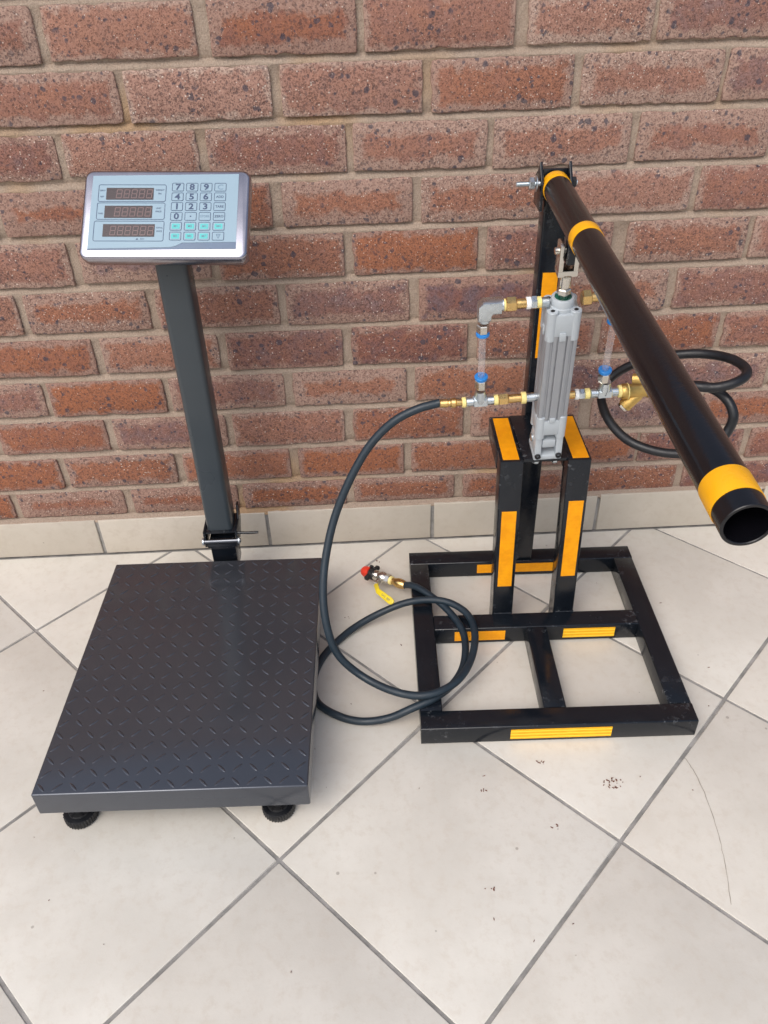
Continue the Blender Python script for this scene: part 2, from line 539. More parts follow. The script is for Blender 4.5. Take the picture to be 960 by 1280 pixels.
def tile_mesh(poly, name, top, bot, mat, ch=0.0011):
    """a slab with a softened rim; poly is counter-clockwise, relative to the tile's origin"""
    n = len(poly)
    cx = sum(p[0] for p in poly) / n; cy = sum(p[1] for p in poly) / n
    def inset(k):
        res = []
        for i in range(n):
            p0, p1, p2 = V(poly[i - 1]), V(poly[i]), V(poly[(i + 1) % n])
            d1 = (p1 - p0).normalized(); d2 = (p2 - p1).normalized()
            n1 = V((-d1.y, d1.x)); n2 = V((-d2.y, d2.x))
            den = 1 + n1.dot(n2)
            res.append(p1 + (n1 + n2) * (k / max(den, 0.3)))
        return res
    rings = [([V(p) for p in poly], bot), ([V(p) for p in poly], top - ch), (inset(ch * .4), top - ch * .35), (inset(ch * 1.3), top)]
    vs = []; fs = []
    for pts, z in rings:
        vs += [(p.x, p.y, z) for p in pts]
    for j in range(3):
        for i in range(n):
            i2 = (i + 1) % n
            fs.append((j*n+i, j*n+i2, (j+1)*n+i2, (j+1)*n+i))
    fs.append(tuple(3*n+i for i in range(n)))
    me = bpy.data.meshes.new(name)
    me.from_pydata(vs, [], fs); me.update()
    me.polygons.foreach_set('use_smooth', [True] * len(me.polygons))
    me.set_sharp_from_angle(angle=R(60))
    me.materials.append(M[mat])
    return me

TP, TA, TO = 0.3557, 0.7861, (0.5954, -0.7398)
GAP = 0.0059
e1 = V((math.cos(TA), math.sin(TA))); e2 = V((math.sin(TA), -math.cos(TA)))
full = [(e1 * a + e2 * b) for a, b in ((GAP/2, GAP/2), (GAP/2, TP-GAP/2), (TP-GAP/2, TP-GAP/2), (TP-GAP/2, GAP/2))]
if (full[1] - full[0]).x * (full[2] - full[1]).y - (full[1] - full[0]).y * (full[2] - full[1]).x < 0:
    full = full[::-1]
full_me = tile_mesh([(p.x, p.y) for p in full], 'floor_tile', 0.0, -0.008, 'tile')
WALLY = -0.0135
for i in range(-12, 14):
    for j in range(-12, 14):
        o = V(TO) + e1 * (i * TP) + e2 * (j * TP)
        c = o + (e1 + e2) * TP / 2
        if not (-2.2 < c.x < 3.7 and -3.1 < c.y < 0.2): continue
        ys = [o.y + p.y for p in full]
        if min(ys) > WALLY - 0.012: continue
        if max(ys) <= WALLY:
            me = full_me
        else:
            poly = clip([(p.x, p.y) for p in full], WALLY - o.y)
            if len(poly) < 3: continue
            me = tile_mesh(poly, 'floor_tile', 0.0, -0.008, 'tile')
        t = bpy.data.objects.new('floor_tile', me)
        COL.objects.link(t); t.parent = floor
        t.location = (o.x, o.y, random.uniform(-0.00025, 0.00025))
        t.rotation_euler = (random.uniform(-.0006, .0006), random.uniform(-.0006, .0006), random.uniform(-.0015, .0015))

# ================================================================== BRICK WALL
S = [0.0957, 0.1694, 0.2511, 0.3354, 0.4199, 0.505, 0.5929, 0.6791, 0.7639, 0.8487, 0.9345]
BRICK_ROWS = [
    [(-1137,-917,0),(-905,-685,0),(-673,-453,0),(-441,-221,0),(-209,12,3),(22,243,0),(257,479,0),(488,705,1),(720,933,3),(949,1171,3),(1183,1403,0),(1415,1635,0),(1647,1867,0),(1879,2099,0),(2111,2331,0),(2343,2563,0)],
    [(-1014,-794,0),(-782,-562,0),(-550,-330,0),(-318,-98,0),(-86,131,-3),(142,364,-1),(377,596,0),(611,828,-2),(842,1062,-1),(1074,1306,2),(1306,1526,0),(1538,1758,0),(1770,1990,0),(2002,2222,0),(2234,2454,0),(2466,2686,0)],
    [(-1131,-911,0),(-899,-679,0),(-667,-447,0),(-435,-215,0),(-203,17,0),(29,244,2),(256,478,1),(490,711,-2),(726,947,-1),(960,1177,-3),(1200,1409,3),(1421,1641,0),(1653,1873,0),(1885,2105,0),(2117,2337,0),(2349,2569,0)],
    [(-1008,-788,0),(-776,-556,0),(-544,-324,0),(-312,-92,0),(-80,144,0),(152,372,0),(381,601,1),(615,835,0),(849,1068,0),(1080,1300,0),(1312,1534,-2),(1544,1764,0),(1776,1996,0),(2008,2228,0),(2240,2460,0),(2472,2692,0)],
    [(-1124,-904,0),(-892,-672,0),(-660,-440,0),(-428,-208,0),(-196,24,0),(36,259,1),(272,488,2),(501,717,-1),(731,949,-2),(966,1184,-1),(1196,1419,0),(1427,1648,3),(1660,1880,0),(1892,2112,0),(2124,2344,0),(2356,2576,0)],
    [(-1003,-783,0),(-771,-551,0),(-539,-319,0),(-307,-87,0),(-75,146,0),(157,376,1),(388,607,1),(619,842,-2),(857,1073,-4),(1085,1307,0),(1320,1537,1),(1549,1769,0),(1781,2001,0),(2013,2233,0),(2245,2465,0),(2477,2697,0)],
    [(-1114,-894,0),(-882,-662,0),(-650,-430,0),(-418,-198,0),(-186,34,0),(46,259,-1),(273,498,3),(510,729,-1),(742,961,-2),(974,1194,-2),(1218,1431,1),(1439,1658,2),(1670,1890,0),(1902,2122,0),(2134,2354,0),(2366,2586,0)],
    [(-995,-775,0),(-763,-543,0),(-531,-311,0),(-299,-79,0),(-67,153,0),(165,385,2),(397,613,0),(629,848,0),(861,1081,-2),(1093,1317,1),(1327,1545,0),(1557,1777,0),(1789,2009,0),(2021,2241,0),(2253,2473,0),(2485,2705,0)],
    [(-1106,-886,0),(-874,-654,0),(-642,-422,0),(-410,-190,0),(-178,42,0),(54,283,4),(293,506,6),(518,742,0),(751,968,0),(977,1200,-3),(1210,1430,-1),(1446,1666,0),(1678,1898,0),(1910,2130,0),(2142,2362,0),(2374,2594,0)],
    [(-981,-761,0),(-749,-529,0),(-517,-297,0),(-285,-65,0),(-53,167,0),(179,399,0),(408,631,0),(644,864,0),(875,1098,-1),(1109,1330,0),(1335,1559,1),(1571,1791,0),(1803,2023,0),(2035,2255,0),(2267,2487,0),(2499,2719,0)],
    [(-1083,-864,0),(-851,-632,0),(-619,-400,0),(-387,-168,0),(-155,64,0),(77,296,-2),(307,528,1),(547,766,0),(775,1002,0),(1019,1210,1),(1215,1456,0),(1469,1688,0),(1701,1920,0),(1933,2152,0),(2165,2384,0),(2397,2616,0)]]

X0, X1, WTOP = -1.13, 2.55, 1.355
def mortar_mesh():
    mb = MB()
    # every joint is struck: nearly flush over the brick below, cut back under the brick above
    zl = [(-0.05, 1), (0.05, 1), (0.088, 1), (0.0925, .4)]
    tops = [S[k] for k in range(11)] + [0.9345 + 0.0853 * (k + 1) for k in range(5)]
    for k in range(len(tops)):
        z0 = tops[k]; zt = (tops[k + 1] if k + 1 < len(tops) else WTOP + .011) - 0.0108
        if k: zl.append((z0 - .0002, 1.25))
        else: zl.append((z0, 1.0))
        zl += [(z0 + (zt - z0) * t, 0.62) for t in (.12, .3, .5, .7, .9)]
        if k + 1 < len(tops):
            g = tops[k + 1] - zt
            zl += [(zt + .0004, .12), (zt + g * .3, .25), (zt + g * .55, .6), (zt + g * .8, 1.0)]
    zl = [a for a in zl if a[0] < WTOP - .002] + [(WTOP, .5)]
    nx, nz = 500, len(zl) - 1
    vs = []; fs = []
    for k in range(nz + 1):
        for i in range(nx + 1):
            x = X0 + (X1 - X0) * i / nx; z, dp = zl[k]
            n1 = noise.noise(V((x * 28, z * 35, 3))); n2 = noise.noise(V((x * 110, z * 110, 9)))
            y = 0.0010 + 0.0062 * dp + 0.0022 * n1 + 0.0013 * n2
            if z < 0.094: y = -0.003 + 0.002 * n1
            vs.append((x, y, z))
    for k in range(nz):
        for i in range(nx):
            a = k * (nx + 1) + i
            fs.append((a, a + 1, a + nx + 2, a + nx + 1))
    n = len(vs)
    mb.add(vs, fs)
    mb.box(((X0 + X1) / 2, 0.066, (WTOP - 0.05) / 2), (X1 - X0, 0.11, WTOP + 0.05))
    return mb
wall = mortar_mesh().build('brick_wall', 'mortar')
tag(wall, 'speckled red brown face brick wall with raked sand coloured mortar joints', 'wall')

def brick_mesh(seed):
    """unit brick 0.222 x 0.0735, face towards -y, arrises worn and chipped"""
    rnd = random.Random(seed)
    w, h = 0.111, 0.03675
    out = []
    nx, nz = 16, 5
    for i in range(nx): out.append((-w + 2 * w * i / nx, -h, 0, 1))
    for i in range(nz): out.append((w, -h + 2 * h * i / nz, -1, 0))
    for i in range(nx): out.append((w - 2 * w * i / nx, h, 0, -1))
    for i in range(nz): out.append((-w, h - 2 * h * i / nz, 1, 0))
    ring = []
    for (x, z, a, b) in out:
        j = rnd.uniform(0, 0.0013) + (rnd.uniform(0.0008, 0.0028) if rnd.random() < 0.16 else 0)
        corner = (abs(abs(x) - w) < 1e-6 and abs(abs(z) - h) < 1e-6)
        if corner:
            sx = -1 if x > 0 else 1; sz = -1 if z > 0 else 1
            j2 = rnd.uniform(0.001, 0.003)
            ring.append((x + sx * j2, z + sz * j2, -sx * .7, -sz * .7))
        else:
            ring.append((x + a * j, z + b * j, -a, -b))
    n = len(ring)
    vs = []; fs = []
    for (x, z, a, b) in ring: vs.append((x, 0.05, z))
    for (x, z, a, b) in ring: vs.append((x, 0.0026, z))
    for (x, z, a, b) in ring: vs.append((x - a * 0.0007, 0.0008, z - b * 0.0007))
    for (x, z, a, b) in ring: vs.append((x - a * 0.0026, 0.0 + rnd.uniform(-.0002, .0003), z - b * 0.0026))
    for j in range(3):
        for i in range(n):
            i2 = (i + 1) % n
            fs.append((j*n+i, j*n+i2, (j+1)*n+i2, (j+1)*n+i))
    fs.append(tuple(3*n + i for i in range(n)))
    me = bpy.data.meshes.new('brick')
    me.from_pydata(vs, [], fs); me.update()
    bm = bmesh.new(); bm.from_mesh(me)
    bmesh.ops.recalc_face_normals(bm, faces=bm.faces[:])
    bm.to_mesh(me); bm.free()
    me.polygons.foreach_set('use_smooth', [True] * len(me.polygons))
    me.set_sharp_from_angle(angle=R(50))
    me.materials.append(M['brick'])
    return me
brick_meshes = [brick_mesh(k) for k in range(10)]

rows = []
for k, row in enumerate(BRICK_ROWS):
    z0 = S[k]
    z1 = (S[k + 1] if k + 1 < len(S) else S[k] + 0.085)
    rows.append((z0, z1 - 0.0100, row))
for k in range(4):
    z0 = 0.9345 + 0.0853 * (k + 1)
    off = 0 if k % 2 else -116
    rows.append((z0, z0 + 0.0742, [(a + off + 9, b + off + 9, 0) for (a, b, d) in BRICK_ROWS[10]]))
rb = random.Random(5)
for k, (z0, z1, row) in enumerate(rows):
    prev = -9e9
    for (xl, xr, dz) in row:
        xl = max(xl, prev + 5); prev = xr
        a, b = max(xl / 1000, X0 + 0.002), min(xr / 1000, X1 - 0.002)
        if b - a < 0.03: continue
        o = bpy.data.objects.new('brick', rb.choice(brick_meshes))
        COL.objects.link(o); o.parent = wall
        zz0 = z0 + (dz / 1000 if k else min(0.003, dz / 1000))
        o.location = ((a + b) / 2, rb.uniform(-0.0012, 0.0014), (zz0 + z1) / 2 + rb.uniform(-.0008, .0008))
        o.scale = ((b - a) / 0.222 * rb.choice((1, 1)), 1, (z1 - zz0) / 0.0735)
        o.rotation_euler = (0, rb.uniform(-.006, .006), rb.uniform(-.004, .004))
        low = max(0, 1 - (k / 9.0))
        tone = min(1, max(0, rb.gauss(0.56 - 0.20 * low, 0.26)))
        pale = min(1, max(0, rb.gauss(0.48 - 0.42 * low, 0.17)))
        if rb.random() < 0.06 and k > 7: pale = min(1, pale + 0.4); tone = 0.1
        o.color = (tone, pale, rb.random() ** 2, 1)

# ================================================================== SKIRTING
skirt = MB()
skirt.box((0.7, -0.004, 0.0435), (3.6, 0.008, 0.085))
skirt = skirt.build('skirting', 'grout', smooth=False)
tag(skirt, 'row of beige skirting tiles along the foot of the brick wall', 'skirting')
joints = [-1.10]
xs = [-0.888, -0.533, -0.178, 0.1755, 0.5332, 0.8858, 1.2417, 1.595, 1.95, 2.305]
joints = [-1.12] + xs + [2.5]
for a, b in zip(joints[:-1], joints[1:]):
    w = b - a - 0.0075
    h0 = 0.0875 + 0.0065 * min(max((a + b) / 2 - 0.5, 0), 1.2)
    rr = random.uniform(-.0008, .0008)
    poly = [(-w/2, 0), (w/2, 0), (w/2, h0 + rr), (-w/2, h0)]
    me = tile_mesh(poly, 'skirting_tile', 0.0, -0.009, 'skirt', 0.0013)
    t = bpy.data.objects.new('skirting_tile', me)
    COL.objects.link(t); t.parent = skirt
    t.location = ((a + b) / 2, -0.0120 + random.uniform(-.0005, .0005), 0.003)
    t.rotation_euler = (R(90), 0, random.uniform(-.002, .002))
# rough cement fillet on top of the skirting
fl = MB()
vs = []; fs = []
nf = 300
for i in range(nf + 1):
    x = X0 + 0.02 + (X1 - X0 - 0.06) * i / nf
    zt = 0.0905 + 0.0065 * min(max(x - 0.5, 0), 1.2)
    j = 0.0012 * noise.noise(V((x * 40, 1, 2))); j2 = 0.0014 * noise.noise(V((x * 55, 7, 2)))
    vs += [(x, 0.004, zt - 0.006), (x, -0.0105 + j, zt - 0.0045), (x, -0.0085 + j, zt + 0.0006 + j2), (x, 0.004, zt + 0.0050 + j2)]
for i in range(nf):
    for k in range(3):
        a = i * 4 + k
        fs.append((a, a + 4, a + 5, a + 1))
fl.add(vs, fs)
fl.build('cement_fillet', 'mortar', skirt)

# hairline crack in the tile right of the frame and dry debris
def unit(p): return V((p[0], p[1], 0))
CRACK = [(1.2408, -0.6021), (1.2468, -0.6296), (1.249, -0.666), (1.2474, -0.7072), (1.2437, -0.7462), (1.2344, -0.795), (1.2204, -0.8514)]
ck = MB()
path = []
for i in range(len(CRACK) - 1):
    a, b = V(CRACK[i]), V(CRACK[i + 1])
    for t in range(6):
        p = a.lerp(b, t / 6)
        path.append((p.x + random.uniform(-.0006, .0006), p.y + random.uniform(-.0006, .0006)))
vs = []; fs = []
for i, (x, y) in enumerate(path):
    wd = random.uniform(0.0002, 0.00055)
    vs += [(x - wd, y, 0.0006), (x + wd, y, 0.0006)]
for i in range(len(path) - 1):
    fs.append((2*i, 2*i+1, 2*i+3, 2*i+2))
ck.add(vs, fs)
ck.build('hairline_crack', 'crack', floor, smooth=False)
deb = MB()
rd = random.Random(3)
def flake(x, y, r, long=1.0):
    a = rd.uniform(0, 6.28)
    n = rd.randint(4, 6)
    ps = []
    for i in range(n):
        t = 6.283 * i / n
        q = V((math.cos(t) * r * long * rd.uniform(.6, 1), math.sin(t) * r * rd.uniform(.5, 1)))
        ps.append((x + q.x * math.cos(a) - q.y * math.sin(a), y + q.x * math.sin(a) + q.y * math.cos(a)))
    n0 = len(deb.v)
    deb.add([(px, py, 0.0005 + rd.uniform(0, .0012)) for px, py in ps] + [(px, py, 0.0003) for px, py in ps],
            [tuple(range(n))] + [(i, (i+1) % n, n + (i+1) % n, n + i) for i in range(n)])
for px, py, n, sp in [(1.1122, -0.6405, 26, .008), (1.0083, -0.5969, 9, .004), (0.9098, -0.6426, 5, .003), (1.0087, -0.7103, 4, .003), (0.8994, -0.8028, 4, .004), (1.0788, -0.5282, 3, .004), (0.6982, -0.2438, 3, .004), (0.7638, -0.0801, 3, .004)]:
    for _ in range(n):
        flake(px + rd.gauss(0, sp), py + rd.gauss(0, sp * .6), rd.uniform(.0006, .0015), rd.uniform(1, 2.5))
for _ in range(36):
    flake(rd.uniform(-.1, 1.8), rd.uniform(-1.0, -.03), rd.uniform(.0004, .0011), rd.uniform(1, 4))
tag(deb.build('leaf_debris', 'leafm', smooth=False), 'scattered brown crumbs of dry leaf on the cream floor tiles', 'leaf debris', kind='stuff')

# ================================================================== PLATFORM SCALE
scale_t = empty('platform_scale', (0.449, -0.427, 0), 'dark grey electronic platform scale with tread plate, upright column and blue keypad head', 'scale')
PM = Matrix.Translation((0.449, -0.427, 0)) @ Matrix.Rotation(R(-1.2), 4, 'Z')
PW, PD = 0.4005, 0.511
# pressed steel tray: top sheet with raised tread marks, folded skirts
mb = MB()
bm = bmesh.new()
bmesh.ops.create_cube(bm, size=1)
for v in bm.verts:
    v.co = V((v.co.x * PW, v.co.y * PD, 0.0775 + v.co.z * 0.045))
bmesh.ops.bevel(bm, geom=[e for e in bm.edges if e.verts[0].co.z > .08 or e.verts[1].co.z > .08], offset=0.0028, segments=3, profile=.5, affect='EDGES')
low = [f for f in bm.faces if f.normal.z < -0.9]
bmesh.ops.delete(bm, geom=low, context='FACES')
mb.addbm(bm, PM)
mb.box((0, 0, 0.072), (PW - 0.03, PD - 0.03, 0.02), PM)
tray = mb.build('tread_platform', 'scalep', scale_t, angle=40)
tr = MB()
for i in range(17):
    for j in range(22):
        x = (i - 8) * 0.0236; y = (j - 10.5) * 0.0232
        if abs(x) > PW/2 - .008 or abs(y) > PD/2 - .008: continue
        a = R(45 if (i + j) % 2 else -45)
        vs = []; fs = []
        l, w, h = 0.0105, 0.0026, 0.0009
        K = 12
        def P(t, rr, z):
            # lens outline tapering to points
            u = math.cos(t) * l * rr; s = math.sin(t) * w * rr * (1 - 0.25 * math.cos(t) ** 2)
            return (x + u * math.cos(a) - s * math.sin(a), y + u * math.sin(a) + s * math.cos(a), z)
        for rr, z in ((1.0, 0.0998), (0.78, 0.1000 + h * .55), (0.42, 0.1000 + h * .95)):
            vs += [P(2 * math.pi * k / K, rr, z) for k in range(K)]
        vs.append((x, y, 0.1000 + h))
        for q in range(2):
            for k in range(K):
                fs.append((q*K+k, q*K+(k+1) % K, (q+1)*K+(k+1) % K, (q+1)*K+k))
        for k in range(K): fs.append((2*K+k, 2*K+(k+1) % K, 3*K))
        tr.add([PM @ V(v) for v in vs], fs)
tag(tr.build('tread_mark', 'scalep', scale_t, angle=80), kind='stuff')
for fx, fy in ((-0.158, -0.2255), (0.146, -0.2255), (-0.158, 0.212), (0.146, 0.212)):
    c = PM @ V((fx, fy, 0))
    f = MB()
    n = 34
    ring = []
    for i in range(n * 2):
        a = math.pi * i / n
        rr = 0.0255 if i % 2 else 0.0238
        ring.append((rr * math.cos(a), rr * math.sin(a)))
    f.prism(ring, 0.001, 0.0165, Matrix.Translation(c), bev=0.0012)
    foot = f.build('foot', 'rubber', scale_t, angle=30)
    g = MB()
    g.lathe(c + V((0, 0, .0165)), c + V((0, 0, .066)), [(0, .017), (.003, .016), (.004, .009), (.05, .009)], 20)
    for k in range(6):
        a = k * math.pi / 3
        g.box((0.012, 0, 0.0185), (0.010, 0.0025, 0.005), Matrix.Translation(c) @ Matrix.Rotation(a, 4, 'Z'))
    g.build('foot_stem', 'plastic', foot)

# column and folding bracket
CX, CY = 0.4625, -0.1265
c = MB(); c.prism(rrect(0.050, 0.050, 0.009, 6), 0.158, 0.742, Matrix.Translation((CX, CY, 0)))
c.build('column', 'columnp', scale_t, angle=25)
b = MB()
b.box((CX, CY - 0.001, 0.098), (0.0485, 0.047, 0.075), None, 0.002)
b.build('column_stub', 'black', scale_t)
b = MB()
b.box((CX + .001, CY - .0015, 0.1575), (0.060, 0.060, 0.004), None, 0.001)
for s in (-1, 1):
    b.prism([(-0.034, 0.126), (0.006, 0.126), (0.030, 0.150), (0.030, 0.186 if s > 0 else 0.166), (0.018, 0.186 if s > 0 else 0.166), (0.004, 0.162), (-0.034, 0.162)],
            -0.002, 0.002, frame((CX + .001 + s * 0.0305, CY, 0), (0, 1, 0), (0, 0, 1), (1, 0, 0)), 0.0005)
b.box((CX + .001, CY - .0325, 0.1285), (0.056, 0.003, 0.010), None, 0.0006)
br = b.build('folding_bracket', 'black', scale_t)
p = MB()
p.rod((CX - .0355, CY - .034, .1395), (CX + .0385, CY - .034, .1395), 0.0044)
p.build('hinge_pin', 'pin', br)
for s in (-1, 1):
    w_ = MB(); x = CX + .001 + s * .0325
    w_.tube((x, CY - .034, .1395), (x + s * .0035, CY - .034, .1395), 0.0072, 0.004, 24, 0.0008)
    w_.build('washer', 'zinc', br)
h = MB()
h.sweep([(CX + .030, CY - .030, .1560), (CX + .052, CY - .032, .1552), (CX + .074, CY - .033, .1560)], 0.0026, 12)
h.build('locking_lever', 'black', br)

# indicator head
dX = V((0.99817069, -0.05565274, -0.02362308)); dY = V((0.05710528, 0.7395305, 0.67069637)); dN = dX.cross(dY)
dX.normalize(); dN.normalize(); dY = dN.cross(dX)
DF = frame((0.4715348, -0.16, 0.75779952), dX, dY, dN)
HW, HH = 0.2466, 0.1423
hd = MB()
def ring_loft(mb, rings, m, cap0=True, cap1=True):
    n = len(rings[0][0])
    vs = []; fs = []
    for pts, z in rings: vs += [m @ V((x, y, z)) for x, y in pts]
    for j in range(len(rings) - 1):
        for i in range(n):
            fs.append((j*n+i, j*n+(i+1) % n, (j+1)*n+(i+1) % n, (j+1)*n+i))
    if cap0: fs.append(tuple(range(n))[::-1])
    if cap1: fs.append(tuple((len(rings)-1)*n+i for i in range(n)))
    mb.add(vs, fs)
rg = []
for ins, z, rad in ((0.004, -0.026, .009), (0.0015, -0.0235, .011), (0.0003, -0.018, .012), (0.0, -0.0055, .012), (0.0006, -0.0025, .012), (0.0022, -0.0006, .011), (0.0045, 0.0, .0095)):
    rg.append((rrect(HW - 2 * ins, HH - 2 * ins, rad, 8), z))
ring_loft(hd, rg, DF)
head = hd.build('indicator_head', 'steel', scale_t, angle=40)
mt = MB()
mt.box((0, -0.005, -0.036), (0.060, 0.05, 0.022), DF, 0.003)
mt.box((CX, CY, 0.735), (0.044, 0.044, 0.03), None, 0.003)
mt.build('head_mount', 'columnp', scale_t)
# overlay panel (raised 0.6 mm)
pn = MB(); pn.prism([(-0.1106, -0.0568), (0.0105, -0.0540), (0.0185, -0.0520), (0.0270, -0.0470), (0.1062, -0.0455), (0.1062, 0.0638), (-0.1100, 0.0605)], 0.0, 0.0008, DF)
pn.build('keypad_overlay', 'panel', head, angle=30)
sw = MB(); sw.prism([(-0.1106, -0.0590), (0.1064, -0.0560), (0.1062, -0.0458), (0.0272, -0.0473), (0.0187, -0.0523), (0.0105, -0.0543), (-0.1106, -0.0571)], 0.0, 0.0007, DF)
sw.build('overlay_border', 'swoosh', head, angle=30)
def outline(name, x0, y0, x1, y1, r, wd, mat, z=0.0009, parent=None, skew=0.0):
    cx, cy = (x0 + x1) / 2, (y0 + y1) / 2
    o = rrect(x1 - x0, y1 - y0, r, 4); i_ = rrect(x1 - x0 - 2 * wd, y1 - y0 - 2 * wd, max(r - wd, .0002), 4)
    vs = []; n = len(o)
    for pts, zz in ((o, z - .0002), (o, z + .0002), (i_, z + .0002), (i_, z - .0002)):
        vs += [DF @ V((cx + x + skew * y, cy + y, zz)) for x, y in pts]
    fs = []
    for j in range(3):
        for k in range(n):
            fs.append((j*n+k, j*n+(k+1) % n, (j+1)*n+(k+1) % n, (j+1)*n+k))
    mb = MB(); mb.add(vs, fs)
    return mb.build(name, mat, parent or head, smooth=False)
def rect(name, x0, y0, x1, y1, z, mat, parent=None, skew=0.0, r=0.0006):
    mb = MB(); cx, cy = (x0 + x1) / 2, (y0 + y1) / 2
    mb.prism([(cx + x + skew * y, cy + y) for x, y in rrect(x1 - x0, y1 - y0, r, 3)], 0.0004, z, DF)
    return mb.build(name, mat, parent or head, angle=30)
for (x0, y0, x1, y1) in ((-0.1005, 0.0183, -0.0001, 0.0462), (-0.1010, -0.0105, -0.0003, 0.0168), (-0.1035, -0.0450, 0.0000, -0.0125)):
    outline('display_outline', x0, y0, x1, y1, 0.003, 0.0008, 'ink', parent=head)
SEG = {'a': (-.4, .92, .4, 1.0), 'd': (-.4, 0, .4, .08), 'g': (-.4, .46, .4, .54), 'f': (-.5, .52, -.38, .98), 'b': (.38, .52, .5, .98), 'e': (-.5, .02, -.38, .48), 'c': (.38, .02, .5, .48)}
for (x0, y0, x1, y1, nd, xs_) in ((-0.0885, 0.0216, -0.0186, 0.0407, 5, -0.0755), (-0.0893, -0.0078, -0.0190, 0.0118, 5, -0.0765), (-0.0897, -0.0378, -0.0137, -0.0178, 6, -0.0810)):
    rect('display_window', x0, y0, x1, y1, 0.0012, 'lcd', head)
    pitch = (x1 - 0.001 - xs_) / nd
    for k in range(nd):
        cx = xs_ + pitch * (k + .5); y_ = y0 + 0.0022; hh = (y1 - y0) * 0.74; ww = pitch * 0.74
        mb = MB()
        for s_, (a0, b0, a1, b1) in SEG.items():
            sk = 0.10
            q = []
            for (u, v_) in ((a0, b0), (a1, b0), (a1, b1), (a0, b1)):
                q.append((cx + u * ww + sk * v_ * hh * .9, y_ + v_ * hh))
            mb.prism(q, 0.0011, 0.0014, DF)
        mb.build('digit', 'segment', head, smooth=False)
def dtext(body, x, y, size, mat='ink', name='lettering', sx=1.0, align='CENTER', z=0.0009, bold=0.00006):
    return text(name, body, size, DF @ Matrix.Translation((x, y, z)), mat, head, align, sx, bold)
dtext('WEIGHT', -0.0094, 0.0372, 0.0034); dtext('(kg)', -0.0094, 0.0318, 0.0032)
dtext('UNIT', -0.0098, 0.0078, 0.0034); dtext('PRICE', -0.0098, 0.0026, 0.0034)
dtext('TOTAL', -0.0070, -0.0235, 0.0032); dtext('PRICE', -0.0070, -0.0290, 0.0032)
dtext('ZERO', -0.0945, 0.0365, 0.0031); dtext('NET', -0.0945, 0.0265, 0.0031); dtext('TARE', -0.0952, -0.0008, 0.0031)
dtext('ACC', -0.0310, -0.0413, 0.0030)
tri = MB(); tri.prism([(-0.0405, -0.0424), (-0.0365, -0.0424), (-0.0385, -0.0397)], 0.0006, 0.0010, DF); tri.build('marker', 'ink', head, smooth=False)
keys = [['7', '8', '9', 'C'], ['4', '5', '6', 'ADD'], ['1', '2', '3', 'TARE'], ['0', '.', 'STORE', 'ZERO'], ['M1', 'M2', 'M3', 'M4'], ['M5', 'M6', 'M7', '']]
for r_ in range(6):
    for c_ in range(4):
        x0 = 0.0083 + c_ * 0.0209; y1 = 0.0488 - r_ * 0.01575
        x1 = x0 + 0.0174; y0 = y1 - 0.0134
        s = keys[r_][c_]
        kk = rect('key', x0, y0, x1, y1, 0.0010, 'panel', head, r=0.0015)
        outline('key_outline', x0, y0, x1, y1, 0.0018, 0.0007, 'ink', z=0.0011, parent=head)
        cx, cy = (x0 + x1) / 2, (y0 + y1) / 2
        if r_ >= 4 and s:
            rect('key_print', x0 + .0028, y0 + .0026, x1 - .0028, y1 - .0026, 0.00118, 'teal', head, r=0.001)
            dtext(s, cx, cy, 0.0052, 'inkpale', 'key_legend', z=0.0013)
        elif s in ('7', '8', '9', '4', '5', '6', '1', '2', '3', '0'):
            dtext(s, cx, cy - .0002, 0.0130, 'ink', 'key_legend', 1.2, z=0.0012, bold=.00035)
        elif s == '.':
            rect('key_legend', cx - .0011, cy - .0009, cx + .0011, cy + .0011, 0.0012, 'ink', head)
        elif s == 'C':
            dtext(s, cx, cy - .0002, 0.0112, 'inkpale', 'key_legend', 1.15, z=0.0012)
        elif s:
            dtext(s, cx, cy, 0.0052 if len(s) < 5 else 0.0045, 'ink' if len(s) < 5 else 'inkpale', 'key_legend', 1.0, z=0.0012)
        else:
            mb = MB()
            for (a, b2) in (((-.0030, .0030), (.0030, .0030)), ((.0030, .0030), (0, -.0034)), ((0, -.0034), (-.0030, .0030)), ((-.0016, .0008), (.0016, .0008))):
                d = (V(b2) - V(a)).normalized(); n_ = V((-d.y, d.x)) * .0004
                mb.prism([(cx + p_[0], cy + p_[1]) for p_ in (V(a) - n_, V(b2) - n_, V(b2) + n_, V(a) + n_)], 0.0010, 0.0013, DF)
            mb.build('key_legend', 'inkpale', head, smooth=False)

# ================================================================== BLACK STEEL RIG
rig = empty('pneumatic_lever_rig', (1.046, -0.33, 0), 'black welded steel stand with amber tape, grey air cylinder and long round lever arm', 'lever rig')
FR = Matrix.Translation((0.8185, -0.5500, 0)) @ Matrix.Rotation(R(-1.35), 4, 'Z')   # u right, v back
T = 0.038
def sqtube(name, a, b, parent=rig, w=T, up=(0, 0, 1), rad=0.0025):
    """square tube from a to b (world points on the centre line)"""
    m = axis_frame(a, b, up)
    mb = MB(); mb.prism(rrect(w, w, rad, 3), 0, (V(b) - V(a)).length, m, 0.0004)
    return mb.build(name, 'black', parent, angle=28)
zc = T / 2
W_ = 0.4525
fr = lambda u, v, z=zc: FR @ V((u, v, z))
sqtube('base_tube', fr(0, T/2), fr(W_, T/2))
sqtube('base_tube', fr(0, 0.4497 - T/2), fr(W_, 0.4497 - T/2))
sqtube('base_tube', fr(T/2, T + .0002, zc - .0002), fr(T/2, 0.4497 - T - .0002, zc - .0002))
sqtube('base_tube', fr(W_ - T/2, T + .0002, zc - .0002), fr(W_ - T/2, 0.4497 - T - .0002, zc - .0002))
MV = 0.2245 + T/2
